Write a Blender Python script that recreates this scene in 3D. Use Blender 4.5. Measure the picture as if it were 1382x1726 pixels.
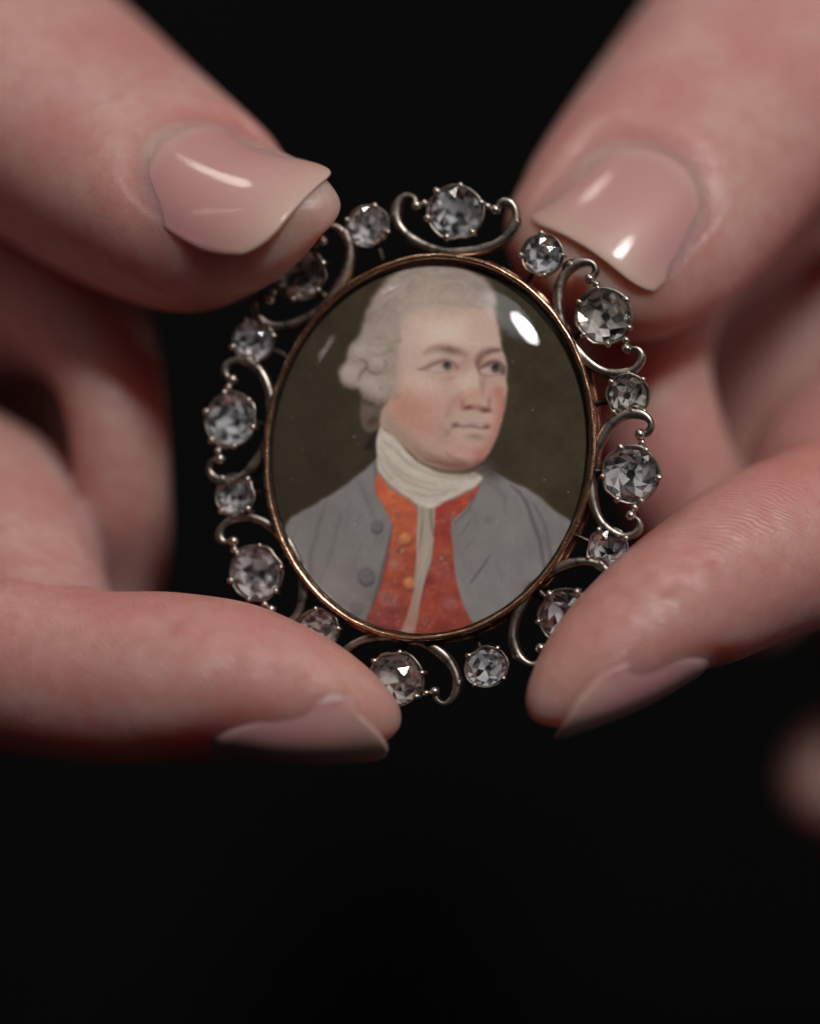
import bpy, bmesh, math, random
import numpy as np
from mathutils import Matrix, Vector, noise as mnoise

# ------------------------------------------------------------------ scene basics
for o in list(bpy.data.objects):
    bpy.data.objects.remove(o)
scn = bpy.context.scene
COL = scn.collection
S = 0.001            # everything below is measured in millimetres
CAM_D = 300.0        # camera to brooch, mm
PXMM = 18.0          # photograph pixels per mm at the brooch
rng = np.random.default_rng(7)
random.seed(7)

# camera -----------------------------------------------------------------------
cam_d = bpy.data.cameras.new('camera')
cam = bpy.data.objects.new('camera', cam_d)
COL.objects.link(cam)
cam.location = (0, -CAM_D * S, 0)
cam.rotation_euler = (math.radians(90), 0, 0)
cam_d.sensor_fit = 'VERTICAL'
cam_d.sensor_height = 36.0
cam_d.lens = 36.0 * CAM_D / (1726 / PXMM)
cam_d.clip_start = 0.01
cam_d.clip_end = 20
cam_d.dof.use_dof = True
cam_d.dof.focus_distance = (CAM_D - 2.0) * S
cam_d.dof.aperture_fstop = 4.5
scn.camera = cam

# world: a dark room -----------------------------------------------------------
w = bpy.data.worlds.new('World')
scn.world = w
w.use_nodes = True
w.node_tree.nodes['Background'].inputs[0].default_value = (0.9, 0.95, 1.0, 1)
w.node_tree.nodes['Background'].inputs[1].default_value = 0.010

# lamps ------------------------------------------------------------------------
def lamp(name, pos, power, size, color, shape='DISK', size_y=None, target=(0, 0, 0)):
    d = bpy.data.lights.new(name, 'AREA')
    d.energy = power
    d.shape = shape
    d.size = size
    if size_y:
        d.size_y = size_y
    d.color = color
    o = bpy.data.objects.new(name, d)
    COL.objects.link(o)
    o.location = Vector(pos)
    o.rotation_euler = (Vector(target) - Vector(pos)).to_track_quat('-Z', 'Y').to_euler()
    return o

lamp('key_lamp', Vector((0.27, -0.74, 0.62)) * 0.62, 2.25, 0.095, (1.0, 0.965, 0.945))
lamp('added_haze_lamp', Vector((0.19, -0.70, 0.69)) * 0.60, 0.30, 0.21, (0.94, 0.97, 1.0))  # added glow beside the key, for a soft haze on the glass
lamp('added_top_fill', (-0.25, -0.02, 1.0), 1.3, 0.16, (1.0, 0.94, 0.88), 'RECTANGLE', 0.10)  # unseen lamp added for stone sparkle and soft fill
# two added, unseen lamps to the sides: glass streak, glints on stones and metal
sl_ = lamp('added_streak_lamp', Vector((-0.585, -0.475, 0.66)) * 0.9, 0.30, 0.42, (1.0, 0.90, 0.84), 'RECTANGLE', 0.018)  # added so that it reflects as a pale streak in the glass
zx = sl_.location.normalized()
xx_ = Vector((0.70, 0, 0.72)); xx_ = (xx_ - zx * xx_.dot(zx)).normalized()
sl_.rotation_euler = Matrix((xx_, zx.cross(xx_), zx)).transposed().to_euler()
lamp('added_glint_lamp', (0.90, -0.34, 0.10), 0.45, 0.05, (1.0, 0.97, 0.93))  # added only to put glints on stones and metal

scn.view_settings.view_transform = 'Standard'
scn.view_settings.look = 'None'
scn.view_settings.exposure = 0.0
scn.view_settings.gamma = 1.0
scn.view_settings.use_curve_mapping = False
scn.render.engine = 'CYCLES'
scn.cycles.use_denoising = True
scn.cycles.use_adaptive_sampling = True
scn.cycles.adaptive_threshold = 0.03
scn.cycles.max_bounces = 10
scn.cycles.transmission_bounces = 10
scn.cycles.sample_clamp_indirect = 6.0

# ------------------------------------------------------------------ helpers
def W(px, py, y=0.0):
    """photograph pixel at depth y (mm, away from camera) -> mm position"""
    k = (CAM_D + y) / CAM_D / PXMM
    return np.array([(px - 691) * k, y, (863 - py) * k])

def mesh_obj(name, verts, faces, mat=None, parent=None, smooth=True, scale=S):
    me = bpy.data.meshes.new(name)
    v = np.asarray(verts, dtype=float) * scale
    me.from_pydata(v.tolist(), [], faces)
    me.update()
    if smooth:
        me.polygons.foreach_set('use_smooth', np.ones(len(me.polygons), dtype=bool))
    if mat:
        me.materials.append(mat)
    o = bpy.data.objects.new(name, me)
    COL.objects.link(o)
    if parent:
        o.parent = parent
    return o

def share(name, me, parent, mtx):
    o = bpy.data.objects.new(name, me)
    COL.objects.link(o)
    o.parent = parent
    o.matrix_local = mtx
    return o

def srgb(r, g, b):
    c = np.array([r, g, b], dtype=float) / 255.0
    return np.where(c <= 0.04045, c / 12.92, ((c + 0.055) / 1.055) ** 2.4)

class NT:
    """tiny node-tree helper"""
    def __init__(s, name):
        s.m = bpy.data.materials.new(name)
        s.m.use_nodes = True
        s.t = s.m.node_tree
        s.t.nodes.clear()
        s.out = s.n('ShaderNodeOutputMaterial')
    def n(s, typ, **kw):
        nd = s.t.nodes.new(typ)
        for k, v in kw.items():
            if k.startswith('i_'):
                key = k[2:]
                key = int(key) if key.isdigit() else key.replace('_', ' ')
                nd.inputs[key].default_value = v
            else:
                setattr(nd, k, v)
        return nd
    def l(s, a, b):
        s.t.links.new(a, b)
    def math(s, op, a, b=None, c=None):
        nd = s.n('ShaderNodeMath', operation=op)
        for i, x in enumerate((a, b, c)):
            if x is None:
                continue
            if isinstance(x, (int, float)):
                nd.inputs[i].default_value = x
            else:
                s.l(x, nd.inputs[i])
        return nd.outputs[0]
    def mix(s, fac, a, b, blend='MIX'):
        nd = s.n('ShaderNodeMix', data_type='RGBA', blend_type=blend)
        for sock, x in ((nd.inputs[0], fac), (nd.inputs[6], a), (nd.inputs[7], b)):
            if isinstance(x, (int, float)):
                sock.default_value = x
            elif isinstance(x, tuple):
                sock.default_value = x
            else:
                s.l(x, sock)
        return nd.outputs[2]

def _schlick(t, f0):
    lw = t.n('ShaderNodeLayerWeight', i_Blend=0.5)
    return t.math('MULTIPLY_ADD', t.math('POWER', lw.outputs['Facing'], 5.0), 1.0 - f0, f0)
NT.schlick = _schlick

def c4(t):
    return (float(t[0]), float(t[1]), float(t[2]), 1.0)

# ------------------------------------------------------------------ materials
def mat_skin(name):
    t = NT(name)
    p = t.n('ShaderNodeBsdfPrincipled')
    geo = t.n('ShaderNodeTexCoord')
    tone = t.n('ShaderNodeAttribute', attribute_name='tone')
    sep = t.n('ShaderNodeSeparateColor')
    t.l(tone.outputs['Color'], sep.inputs[0])
    duv = t.n('ShaderNodeAttribute', attribute_name='duv')
    # mottled colour
    n1 = t.n('ShaderNodeTexNoise', i_Scale=110.0, i_Detail=3.0, i_Roughness=0.55)
    t.l(geo.outputs['Object'], n1.inputs['Vector'])
    n2 = t.n('ShaderNodeTexNoise', i_Scale=600.0, i_Detail=4.0, i_Roughness=0.6)
    t.l(geo.outputs['Object'], n2.inputs['Vector'])
    base = (0.50, 0.232, 0.210, 1)
    pink = (0.46, 0.162, 0.156, 1)
    pale = (0.535, 0.310, 0.268, 1)
    m1 = t.n('ShaderNodeMapRange', i_1=0.38, i_2=0.64)
    t.l(n1.outputs['Fac'], m1.inputs[0])
    c = t.mix(m1.outputs[0], base, pale)
    m2 = t.n('ShaderNodeMapRange', i_1=0.42, i_2=0.72, i_4=0.55)
    t.l(n2.outputs['Fac'], m2.inputs[0])
    c = t.mix(m2.outputs[0], c, pink)
    c = t.mix(sep.outputs[0], c, (0.46, 0.155, 0.128, 1))
    c = t.mix(sep.outputs[2], c, (0.54, 0.275, 0.20, 1))
    t.l(c, p.inputs['Base Color'])
    p.inputs['Roughness'].default_value = 0.46
    p.inputs['Specular IOR Level'].default_value = 0.5
    p.inputs['Subsurface Weight'].default_value = 1.0
    p.inputs['Subsurface Radius'].default_value = (1.0, 0.17, 0.10)
    p.inputs['Subsurface Scale'].default_value = 0.0048
    p.subsurface_method = 'RANDOM_WALK_SKIN'
    # relief: papillary ridges on pulps, fine skin lines elsewhere
    mp = t.n('ShaderNodeMapping')
    t.l(duv.outputs['Vector'], mp.inputs[0])
    nz = t.n('ShaderNodeTexNoise', i_Scale=0.22, i_Detail=2.0)
    t.l(duv.outputs['Vector'], nz.inputs['Vector'])
    add = t.n('ShaderNodeVectorMath', operation='MULTIPLY_ADD')
    t.l(nz.outputs['Color'], add.inputs[0])
    add.inputs[1].default_value = (2.6, 2.6, 0)
    t.l(duv.outputs['Vector'], add.inputs[2])
    wv = t.n('ShaderNodeTexWave', wave_type='BANDS', bands_direction='X', i_Scale=0.62, i_Distortion=0.5, i_Detail=1.0)
    rot = t.n('ShaderNodeVectorRotate', rotation_type='Z_AXIS')
    rot.inputs['Angle'].default_value = math.radians(38)
    t.l(add.outputs[0], rot.inputs['Vector'])
    t.l(rot.outputs[0], wv.inputs['Vector'])
    brk = t.n('ShaderNodeMapRange', i_1=0.40, i_2=0.62)
    nb = t.n('ShaderNodeTexNoise', i_Scale=0.45, i_Detail=3.0)
    t.l(duv.outputs['Vector'], nb.inputs['Vector'])
    t.l(nb.outputs['Fac'], brk.inputs[0])
    ridge = t.math('MULTIPLY', t.math('MULTIPLY', wv.outputs['Fac'], sep.outputs[1]), brk.outputs[0])
    vor = t.n('ShaderNodeTexVoronoi', feature='DISTANCE_TO_EDGE', i_Scale=1500.0)
    nv = t.n('ShaderNodeTexNoise', i_Scale=900.0, i_Detail=2.0)
    t.l(geo.outputs['Object'], nv.inputs['Vector'])
    va = t.n('ShaderNodeVectorMath', operation='MULTIPLY_ADD')
    t.l(nv.outputs['Color'], va.inputs[0])
    va.inputs[1].default_value = (0.0012, 0.0012, 0.0012)
    t.l(geo.outputs['Object'], va.inputs[2])
    t.l(va.outputs[0], vor.inputs['Vector'])
    vm = t.n('ShaderNodeMapRange', i_1=0.0, i_2=0.18)
    t.l(vor.outputs['Distance'], vm.inputs[0])
    n3 = t.n('ShaderNodeTexNoise', i_Scale=2600.0, i_Detail=3.0)
    t.l(geo.outputs['Object'], n3.inputs['Vector'])
    h = t.math('ADD', t.math('MULTIPLY', ridge, 1.0), t.math('MULTIPLY', vm.outputs[0], 0.18))
    h = t.math('ADD', h, t.math('MULTIPLY', n3.outputs['Fac'], 0.30))
    n4 = t.n('ShaderNodeTexNoise', i_Scale=420.0, i_Detail=4.0, i_Roughness=0.6)
    t.l(geo.outputs['Object'], n4.inputs['Vector'])
    h = t.math('ADD', h, t.math('MULTIPLY', n4.outputs['Fac'], 1.3))
    bp = t.n('ShaderNodeBump', i_Strength=0.95, i_Distance=0.00011)
    t.l(h, bp.inputs['Height'])
    t.l(bp.outputs[0], p.inputs['Normal'])
    rr = t.n('ShaderNodeMapRange', i_1=0.3, i_2=0.7, i_3=0.34, i_4=0.50)
    t.l(n2.outputs['Fac'], rr.inputs[0])
    t.l(rr.outputs[0], p.inputs['Roughness'])
    t.l(p.outputs[0], t.out.inputs[0])
    return t.m

def mat_nail(name):
    t = NT(name)
    p = t.n('ShaderNodeBsdfPrincipled')
    a = t.n('ShaderNodeAttribute', attribute_name='nail')   # r: 0 cuticle..1 free edge, g: across
    sep = t.n('ShaderNodeSeparateColor')
    t.l(a.outputs['Color'], sep.inputs[0])
    cr = t.n('ShaderNodeValToRGB')
    e = cr.color_ramp.elements
    e[0].position = 0.0; e[0].color = (0.55, 0.33, 0.295, 1)
    e[1].position = 1.0; e[1].color = (0.57, 0.385, 0.315, 1)
    for pos, cc in ((0.13, (0.55, 0.325, 0.30, 1)), (0.26, (0.52, 0.255, 0.245, 1)), (0.60, (0.54, 0.262, 0.250, 1)),
                    (0.86, (0.56, 0.32, 0.28, 1)), (0.95, (0.57, 0.365, 0.30, 1))):
        k = e.new(pos); k.color = cc
    geo = t.n('ShaderNodeTexCoord')
    nz = t.n('ShaderNodeTexNoise', i_Scale=260.0, i_Detail=3.0)
    t.l(geo.outputs['Object'], nz.inputs['Vector'])
    off = t.math('MULTIPLY_ADD', nz.outputs['Fac'], 0.06, -0.03)
    t.l(t.math('ADD', sep.outputs[0], off), cr.inputs[0])
    t.l(cr.outputs[0], p.inputs['Base Color'])
    p.inputs['Roughness'].default_value = 0.52
    p.inputs['Subsurface Weight'].default_value = 0.35
    p.inputs['Subsurface Radius'].default_value = (1.0, 0.45, 0.35)
    p.inputs['Subsurface Scale'].default_value = 0.0005
    p.inputs['Coat Weight'].default_value = 0.26
    p.inputs['Coat Roughness'].default_value = 0.07
    # faint lengthwise ridges
    wv = t.n('ShaderNodeTexWave', wave_type='BANDS', bands_direction='Y', i_Scale=4.0, i_Distortion=3.0, i_Detail=3.0)
    t.l(a.outputs['Color'], wv.inputs['Vector'])
    n3 = t.n('ShaderNodeTexNoise', i_Scale=700.0, i_Detail=3.0)
    t.l(geo.outputs['Object'], n3.inputs['Vector'])
    bp = t.n('ShaderNodeBump', i_Strength=0.16, i_Distance=0.00003)
    t.l(t.math('ADD', t.math('MULTIPLY', wv.outputs['Fac'], 0.18), n3.outputs['Fac']), bp.inputs['Height'])
    t.l(bp.outputs[0], p.inputs['Normal'])
    t.l(bp.outputs[0], p.inputs['Coat Normal'])
    t.l(p.outputs[0], t.out.inputs[0])
    return t.m

def mat_metal(name, col, dark, rough, nscale=1200.0, bump=0.4, dist=0.00008):
    t = NT(name)
    p = t.n('ShaderNodeBsdfPrincipled')
    p.inputs['Metallic'].default_value = 1.0
    geo = t.n('ShaderNodeTexCoord')
    nz = t.n('ShaderNodeTexNoise', i_Scale=nscale, i_Detail=4.0, i_Roughness=0.6)
    t.l(geo.outputs['Object'], nz.inputs['Vector'])
    mr = t.n('ShaderNodeMapRange', i_1=0.36, i_2=0.62)
    t.l(nz.outputs['Fac'], mr.inputs[0])
    t.l(t.mix(mr.outputs[0], c4(dark), c4(col)), p.inputs['Base Color'])
    r2 = t.n('ShaderNodeMapRange', i_1=0.3, i_2=0.7, i_3=rough + 0.15, i_4=rough)
    t.l(nz.outputs['Fac'], r2.inputs[0])
    t.l(r2.outputs[0], p.inputs['Roughness'])
    n2 = t.n('ShaderNodeTexNoise', i_Scale=nscale * 0.8, i_Detail=3.0)
    t.l(geo.outputs['Object'], n2.inputs['Vector'])
    bp = t.n('ShaderNodeBump', i_Strength=bump, i_Distance=dist)
    t.l(n2.outputs['Fac'], bp.inputs['Height'])
    t.l(bp.outputs[0], p.inputs['Normal'])
    t.l(p.outputs[0], t.out.inputs[0])
    return t.m

def mat_diamond():
    t = NT('old_cut_diamond')
    # clear stone over its own foiled pavilion: sharp crown reflections, open view to the facets below
    tr = t.n('ShaderNodeBsdfTransparent')
    tr.inputs['Color'].default_value = (0.97, 0.97, 0.98, 1)
    gl = t.n('ShaderNodeBsdfGlossy')
    gl.inputs['Roughness'].default_value = 0.015
    mx = t.n('ShaderNodeMixShader')
    t.l(t.schlick(0.17), mx.inputs[0])
    t.l(tr.outputs[0], mx.inputs[1]); t.l(gl.outputs[0], mx.inputs[2])
    t.l(mx.outputs[0], t.out.inputs[0])
    return t.m

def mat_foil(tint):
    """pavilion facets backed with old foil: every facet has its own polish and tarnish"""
    t = NT('painted_sparkle_foil')
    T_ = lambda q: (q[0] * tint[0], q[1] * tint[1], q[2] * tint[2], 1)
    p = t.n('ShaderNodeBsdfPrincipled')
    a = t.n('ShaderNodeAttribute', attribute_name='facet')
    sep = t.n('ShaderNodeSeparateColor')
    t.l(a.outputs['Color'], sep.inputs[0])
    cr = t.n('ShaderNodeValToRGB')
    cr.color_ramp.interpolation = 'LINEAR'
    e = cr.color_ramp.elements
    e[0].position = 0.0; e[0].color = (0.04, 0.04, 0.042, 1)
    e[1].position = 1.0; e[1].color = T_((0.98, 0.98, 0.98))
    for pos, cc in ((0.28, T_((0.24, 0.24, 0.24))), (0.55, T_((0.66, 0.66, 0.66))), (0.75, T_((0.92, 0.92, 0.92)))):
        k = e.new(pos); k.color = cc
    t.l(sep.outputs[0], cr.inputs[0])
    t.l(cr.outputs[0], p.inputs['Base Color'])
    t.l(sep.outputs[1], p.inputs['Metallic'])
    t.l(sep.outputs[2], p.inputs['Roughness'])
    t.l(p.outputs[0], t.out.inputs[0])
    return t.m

def mat_crystal():
    t = NT('cover_glass')
    tr = t.n('ShaderNodeBsdfTransparent')
    gl = t.n('ShaderNodeBsdfGlossy')
    gl.inputs['Roughness'].default_value = 0.012
    fac = t.schlick(0.043)
    mx = t.n('ShaderNodeMixShader')
    # fine handling marks catch a little light
    geo = t.n('ShaderNodeTexCoord')
    n3 = t.n('ShaderNodeTexNoise', i_Scale=160.0, i_Detail=2.0)
    t.l(geo.outputs['Object'], n3.inputs['Vector'])
    bp = t.n('ShaderNodeBump', i_Strength=0.12, i_Distance=0.00004)
    t.l(n3.outputs['Fac'], bp.inputs['Height'])
    t.l(bp.outputs[0], gl.inputs['Normal'])
    t.l(fac, mx.inputs[0])
    t.l(tr.outputs[0], mx.inputs[1])
    t.l(gl.outputs[0], mx.inputs[2])
    t.l(mx.outputs[0], t.out.inputs[0])
    return t.m

def mat_paint():
    t = NT('painted_miniature')
    p = t.n('ShaderNodeBsdfPrincipled')
    a = t.n('ShaderNodeAttribute', attribute_name='paint')
    t.l(a.outputs['Color'], p.inputs['Base Color'])
    p.inputs['Roughness'].default_value = 0.75
    p.inputs['Specular IOR Level'].default_value = 0.15
    t.l(p.outputs[0], t.out.inputs[0])
    return t.m

def mat_cloth():
    t = NT('black_cloth')
    p = t.n('ShaderNodeBsdfPrincipled')
    geo = t.n('ShaderNodeTexCoord')
    nz = t.n('ShaderNodeTexNoise', i_Scale=14.0, i_Detail=4.0)
    t.l(geo.outputs['Object'], nz.inputs['Vector'])
    t.l(t.mix(nz.outputs['Fac'], (0.0030, 0.0030, 0.0032, 1), (0.0052, 0.0056, 0.0056, 1)), p.inputs['Base Color'])
    p.inputs['Roughness'].default_value = 0.9
    p.inputs['Specular IOR Level'].default_value = 0.1
    t.l(p.outputs[0], t.out.inputs[0])
    return t.m

M_SKIN = mat_skin('skin')
M_NAIL = mat_nail('nail')
M_GOLD = mat_metal('rose_gold', (0.80, 0.50, 0.33), (0.42, 0.22, 0.13), 0.20, 900.0, 0.6, 0.00012)
M_SILV = mat_metal('tarnished_silver', (0.50, 0.43, 0.36), (0.085, 0.07, 0.06), 0.30, 650.0, 0.6, 0.00008)
M_BEAD = mat_metal('worn_silver_bead', (0.78, 0.70, 0.61), (0.45, 0.39, 0.33), 0.22, 1500.0, 0.35, 0.00006)
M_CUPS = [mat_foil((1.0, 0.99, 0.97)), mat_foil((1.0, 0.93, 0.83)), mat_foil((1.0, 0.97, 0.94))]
M_DIAM = mat_diamond()
M_GLASS = mat_crystal()
M_PAINT = mat_paint()
M_CLOTH = mat_cloth()
M_DARK = mat_metal('dark_metal', (0.10, 0.075, 0.06), (0.03, 0.025, 0.02), 0.35)

# ------------------------------------------------------------------ backdrop (dark cloth far behind)
nx, nz_ = 90, 60
xs = np.linspace(-900, 900, nx); zs = np.linspace(-800, 800, nz_)
XX, ZZ = np.meshgrid(xs, zs)
YY = 330 + 18 * np.sin(XX / 95 + 0.004 * ZZ) + 10 * np.sin(XX / 41 + 1.3 + 0.01 * ZZ) + 0.00012 * XX ** 2
V = np.stack([XX, YY, ZZ], -1).reshape(-1, 3)
F = [(j * nx + i, j * nx + i + 1, (j + 1) * nx + i + 1, (j + 1) * nx + i) for j in range(nz_ - 1) for i in range(nx - 1)]
bd = mesh_obj('backdrop', V, F, M_CLOTH)
bd['kind'] = 'structure'
bd['label'] = 'black cloth backdrop behind the two hands'

# ------------------------------------------------------------------ the brooch
ROLL, TILT, YAW = math.radians(-7.3), math.radians(-4.5), math.radians(-8.0)
BC = (724, 754)                                  # centre in the photograph
brooch = bpy.data.objects.new('portrait_brooch', None)
COL.objects.link(brooch)
brooch.empty_display_size = 0.01
brooch.location = Vector(W(*BC)) * S
BR = Matrix.Rotation(YAW, 4, 'Z') @ Matrix.Rotation(TILT, 4, 'X') @ Matrix.Rotation(math.radians(90), 4, 'X') @ Matrix.Rotation(ROLL, 4, 'Z')
brooch.rotation_euler = BR.to_euler()
brooch['label'] = 'oval diamond-set brooch framing a painted portrait of a man in grey coat'
brooch['category'] = 'brooch'

BR3 = np.array(BR.to_3x3()); B0 = W(*BC)
def loc2(px, py):
    """where the line of sight through a measured pixel meets the tilted brooch face (mm in the face)"""
    o = np.array([0, -CAM_D, 0.0]); d = W(px, py) - o
    n = BR3[:, 2]
    p = o + d * (np.dot(B0 - o, n) / np.dot(d, n))
    return (BR3.T @ (p - B0))[:2]
def to_px(x, y):
    p = B0 + x[..., None] * BR3[:, 0] + y[..., None] * BR3[:, 1]
    k = CAM_D / (CAM_D + p[..., 1]) * PXMM
    return 691 + p[..., 0] * k, 863 - p[..., 2] * k

EA, EB = 15.65, 18.3        # outer half axes of the gold bezel

# --- gold bezel: a hammered thin wall with rolled lip
def ring(name, prof, mat, n=260, wob=0.0, parent=brooch):
    vs, fs = [], []
    m = len(prof)
    for i in range(n):
        th = 2 * math.pi * i / n
        for (dr, z) in prof:
            k = wob * mnoise.noise(Vector((math.cos(th) * 9, math.sin(th) * 9, z * 0.7 + dr)))
            nxn, nyn = math.cos(th) / EA, math.sin(th) / EB
            L = math.hypot(nxn, nyn)
            vs.append((EA * math.cos(th) + nxn / L * (dr + k), EB * math.sin(th) + nyn / L * (dr + k), z + k * 0.6))
    for i in range(n):
        for j in range(m):
            a, b = i * m + j, i * m + (j + 1) % m
            c, d = ((i + 1) % n) * m + (j + 1) % m, ((i + 1) % n) * m + j
            fs.append((a, d, c, b))
    return mesh_obj(name, vs, fs, mat, parent)
prof = [(-0.10, -1.9), (-0.02, -1.2), (-0.02, 0.6), (-0.06, 0.95), (-0.18, 1.12), (-0.36, 1.14), (-0.54, 1.02), (-0.60, 0.85), (-0.60, -1.9)]
bez = ring('bezel', prof, M_GOLD, 320, 0.07)
ring('bezel_edge_shade', [(-0.62, -1.5), (-0.62, 0.80), (-0.72, 0.80), (-0.80, 0.62), (-0.84, -1.5)], M_DARK, 200, 0.02, bez)  # added dark ring: paints in the shade at the glass edge
# engraved flange behind
ring('bezel_foot', [(0.10, -1.9), (0.30, -1.75), (0.30, -1.5), (0.10, -1.35), (-0.03, -1.4), (-0.03, -1.85)], M_GOLD, 200, 0.05, bez)

# --- back plate that closes the locket
n = 120
vs = [(0, 0, -1.95)] + [((EA - 0.3) * math.cos(2 * math.pi * i / n), (EB - 0.3) * math.sin(2 * math.pi * i / n), -1.7) for i in range(n)]
fs = [(0, (i + 1) % n + 1, i + 1) for i in range(n)]
mesh_obj('back_plate', vs, fs, M_GOLD, brooch)

# --- cover glass: a watch-crystal dome
GA, GB, GH = EA - 0.55, EB - 0.55, 3.5
vs, fs = [(0, 0, 0.45 + GH)], []
nr, nt = 64, 200
for i in range(1, nr + 1):
    rho = (i / nr) ** 0.75
    z = 0.45 + 2.8 * (1 - rho ** 2) + 0.7 * (1 - rho ** 14)
    for j in range(nt):
        th = 2 * math.pi * j / nt
        vs.append((GA * rho * math.cos(th), GB * rho * math.sin(th), z))
for j in range(nt):
    fs.append((0, 1 + j, 1 + (j + 1) % nt))
for i in range(nr - 1):
    for j in range(nt):
        a, b = 1 + i * nt + j, 1 + i * nt + (j + 1) % nt
        fs.append((a, a + nt, b + nt, b))
mesh_obj('glass_dome', vs, fs, M_GLASS, brooch)

# ------------------------------------------------------------------ the painted miniature
step = 0.082
gx = np.arange(-EA + 0.60, EA - 0.60 + step, step); gy = np.arange(-EB + 0.60, EB - 0.60 + step, step)
GX, GY = np.meshgrid(gx, gy)
PXX, PYY = to_px(GX, GY)
H_, W_ = GX.shape

def R(k):
    x0, y0, sc = {1: (440, 420, 2.4246), 2: (440, 740, 2.4246), 3: (560, 540, 4.065), 4: (660, 570, 6.282),
                  5: (600, 800, 5.758), 6: (560, 420, 4.607)}[k]
    return lambda pts: [(x0 + x / sc, y0 + y / sc) for x, y in pts]
def one(k, x, y):
    return R(k)([(x, y)])[0]
SCL = {1: 2.4246, 2: 2.4246, 3: 4.065, 4: 6.282, 5: 5.758, 6: 4.607}

def fbm(x, y, sc, oct=4, seed=0):
    """value noise, numpy"""
    out = np.zeros_like(x); amp = 1.0; tot = 0
    for o in range(oct):
        r = np.random.default_rng(seed * 31 + o)
        T = r.random((256, 256))
        fx, fy = x / sc * 2 ** o + 40, y / sc * 2 ** o + 40
        ix, iy = np.floor(fx).astype(int), np.floor(fy).astype(int)
        ax, ay = fx - ix, fy - iy
        ax, ay = ax * ax * (3 - 2 * ax), ay * ay * (3 - 2 * ay)
        g = lambda a, b: T[a % 256, b % 256]
        v = (g(ix, iy) * (1 - ax) + g(ix + 1, iy) * ax) * (1 - ay) + (g(ix, iy + 1) * (1 - ax) + g(ix + 1, iy + 1) * ax) * ay
        out += v * amp; tot += amp; amp *= 0.55
    return out / tot

IMG = np.zeros((H_, W_, 3))          # painted in display colours, converted to pigment at the end
WOBX = (fbm(PXX, PYY, 14, 3, 5) - 0.5) * 3.0
WOBY = (fbm(PXX, PYY, 14, 3, 6) - 0.5) * 3.0
QX, QY = PXX + WOBX, PYY + WOBY

def smooth_poly(pts, n=6):
    P = np.array(pts, float)
    m = len(P); out = []
    for i in range(m):
        p0, p1, p2, p3 = P[i - 1], P[i], P[(i + 1) % m], P[(i + 2) % m]
        for k in range(n):
            t = k / n
            out.append(0.5 * ((2 * p1) + (-p0 + p2) * t + (2 * p0 - 5 * p1 + 4 * p2 - p3) * t * t + (-p0 + 3 * p1 - 3 * p2 + p3) * t ** 3))
    return np.array(out)

def poly_mask(pts, soft=2.0, smooth=True):
    P = smooth_poly(pts) if smooth else np.array(pts, float)
    x0, y0 = P.min(0) - soft * 2 - 4; x1, y1 = P.max(0) + soft * 2 + 4
    sel = (QX > x0) & (QX < x1) & (QY > y0) & (QY < y1)
    x, y = QX[sel], QY[sel]
    d = np.full(x.shape, 1e9); ins = np.zeros(x.shape, bool)
    A = P; B = np.roll(P, -1, 0)
    for (ax, ay), (bx, by) in zip(A, B):
        ex, ey = bx - ax, by - ay
        L = ex * ex + ey * ey + 1e-9
        t = np.clip(((x - ax) * ex + (y - ay) * ey) / L, 0, 1)
        d = np.minimum(d, (x - ax - t * ex) ** 2 + (y - ay - t * ey) ** 2)
        c = ((ay > y) != (by > y)) & (x < (bx - ax) * (y - ay) / (by - ay + 1e-12) + ax)
        ins ^= c
    sd = np.sqrt(d) * np.where(ins, 1, -1)
    m = np.zeros_like(QX)
    v = np.clip(sd / (2 * soft) + 0.5, 0, 1)
    m[sel] = v * v * (3 - 2 * v)
    return m

def paint(mask, col, a=1.0):
    global IMG
    c = np.array(col, float)
    m = (mask * a)[..., None]
    IMG = IMG * (1 - m) + c * m

def blob(k, x, y, rx, ry, col, a, ang=0.0, hard=0.0, clip=None):
    cx, cy = one(k, x, y); rx /= SCL[k]; ry /= SCL[k]
    ca, sa = math.cos(math.radians(ang)), math.sin(math.radians(ang))
    dx, dy = QX - cx, QY - cy
    u, v = (dx * ca + dy * sa) / rx, (-dx * sa + dy * ca) / ry
    r2 = u * u + v * v
    m = np.exp(-r2 * 1.1) if not hard else np.clip((1 - np.sqrt(r2)) / hard + 0.5, 0, 1)
    if clip is not None:
        m = m * clip
    paint(m, col, a)

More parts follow.
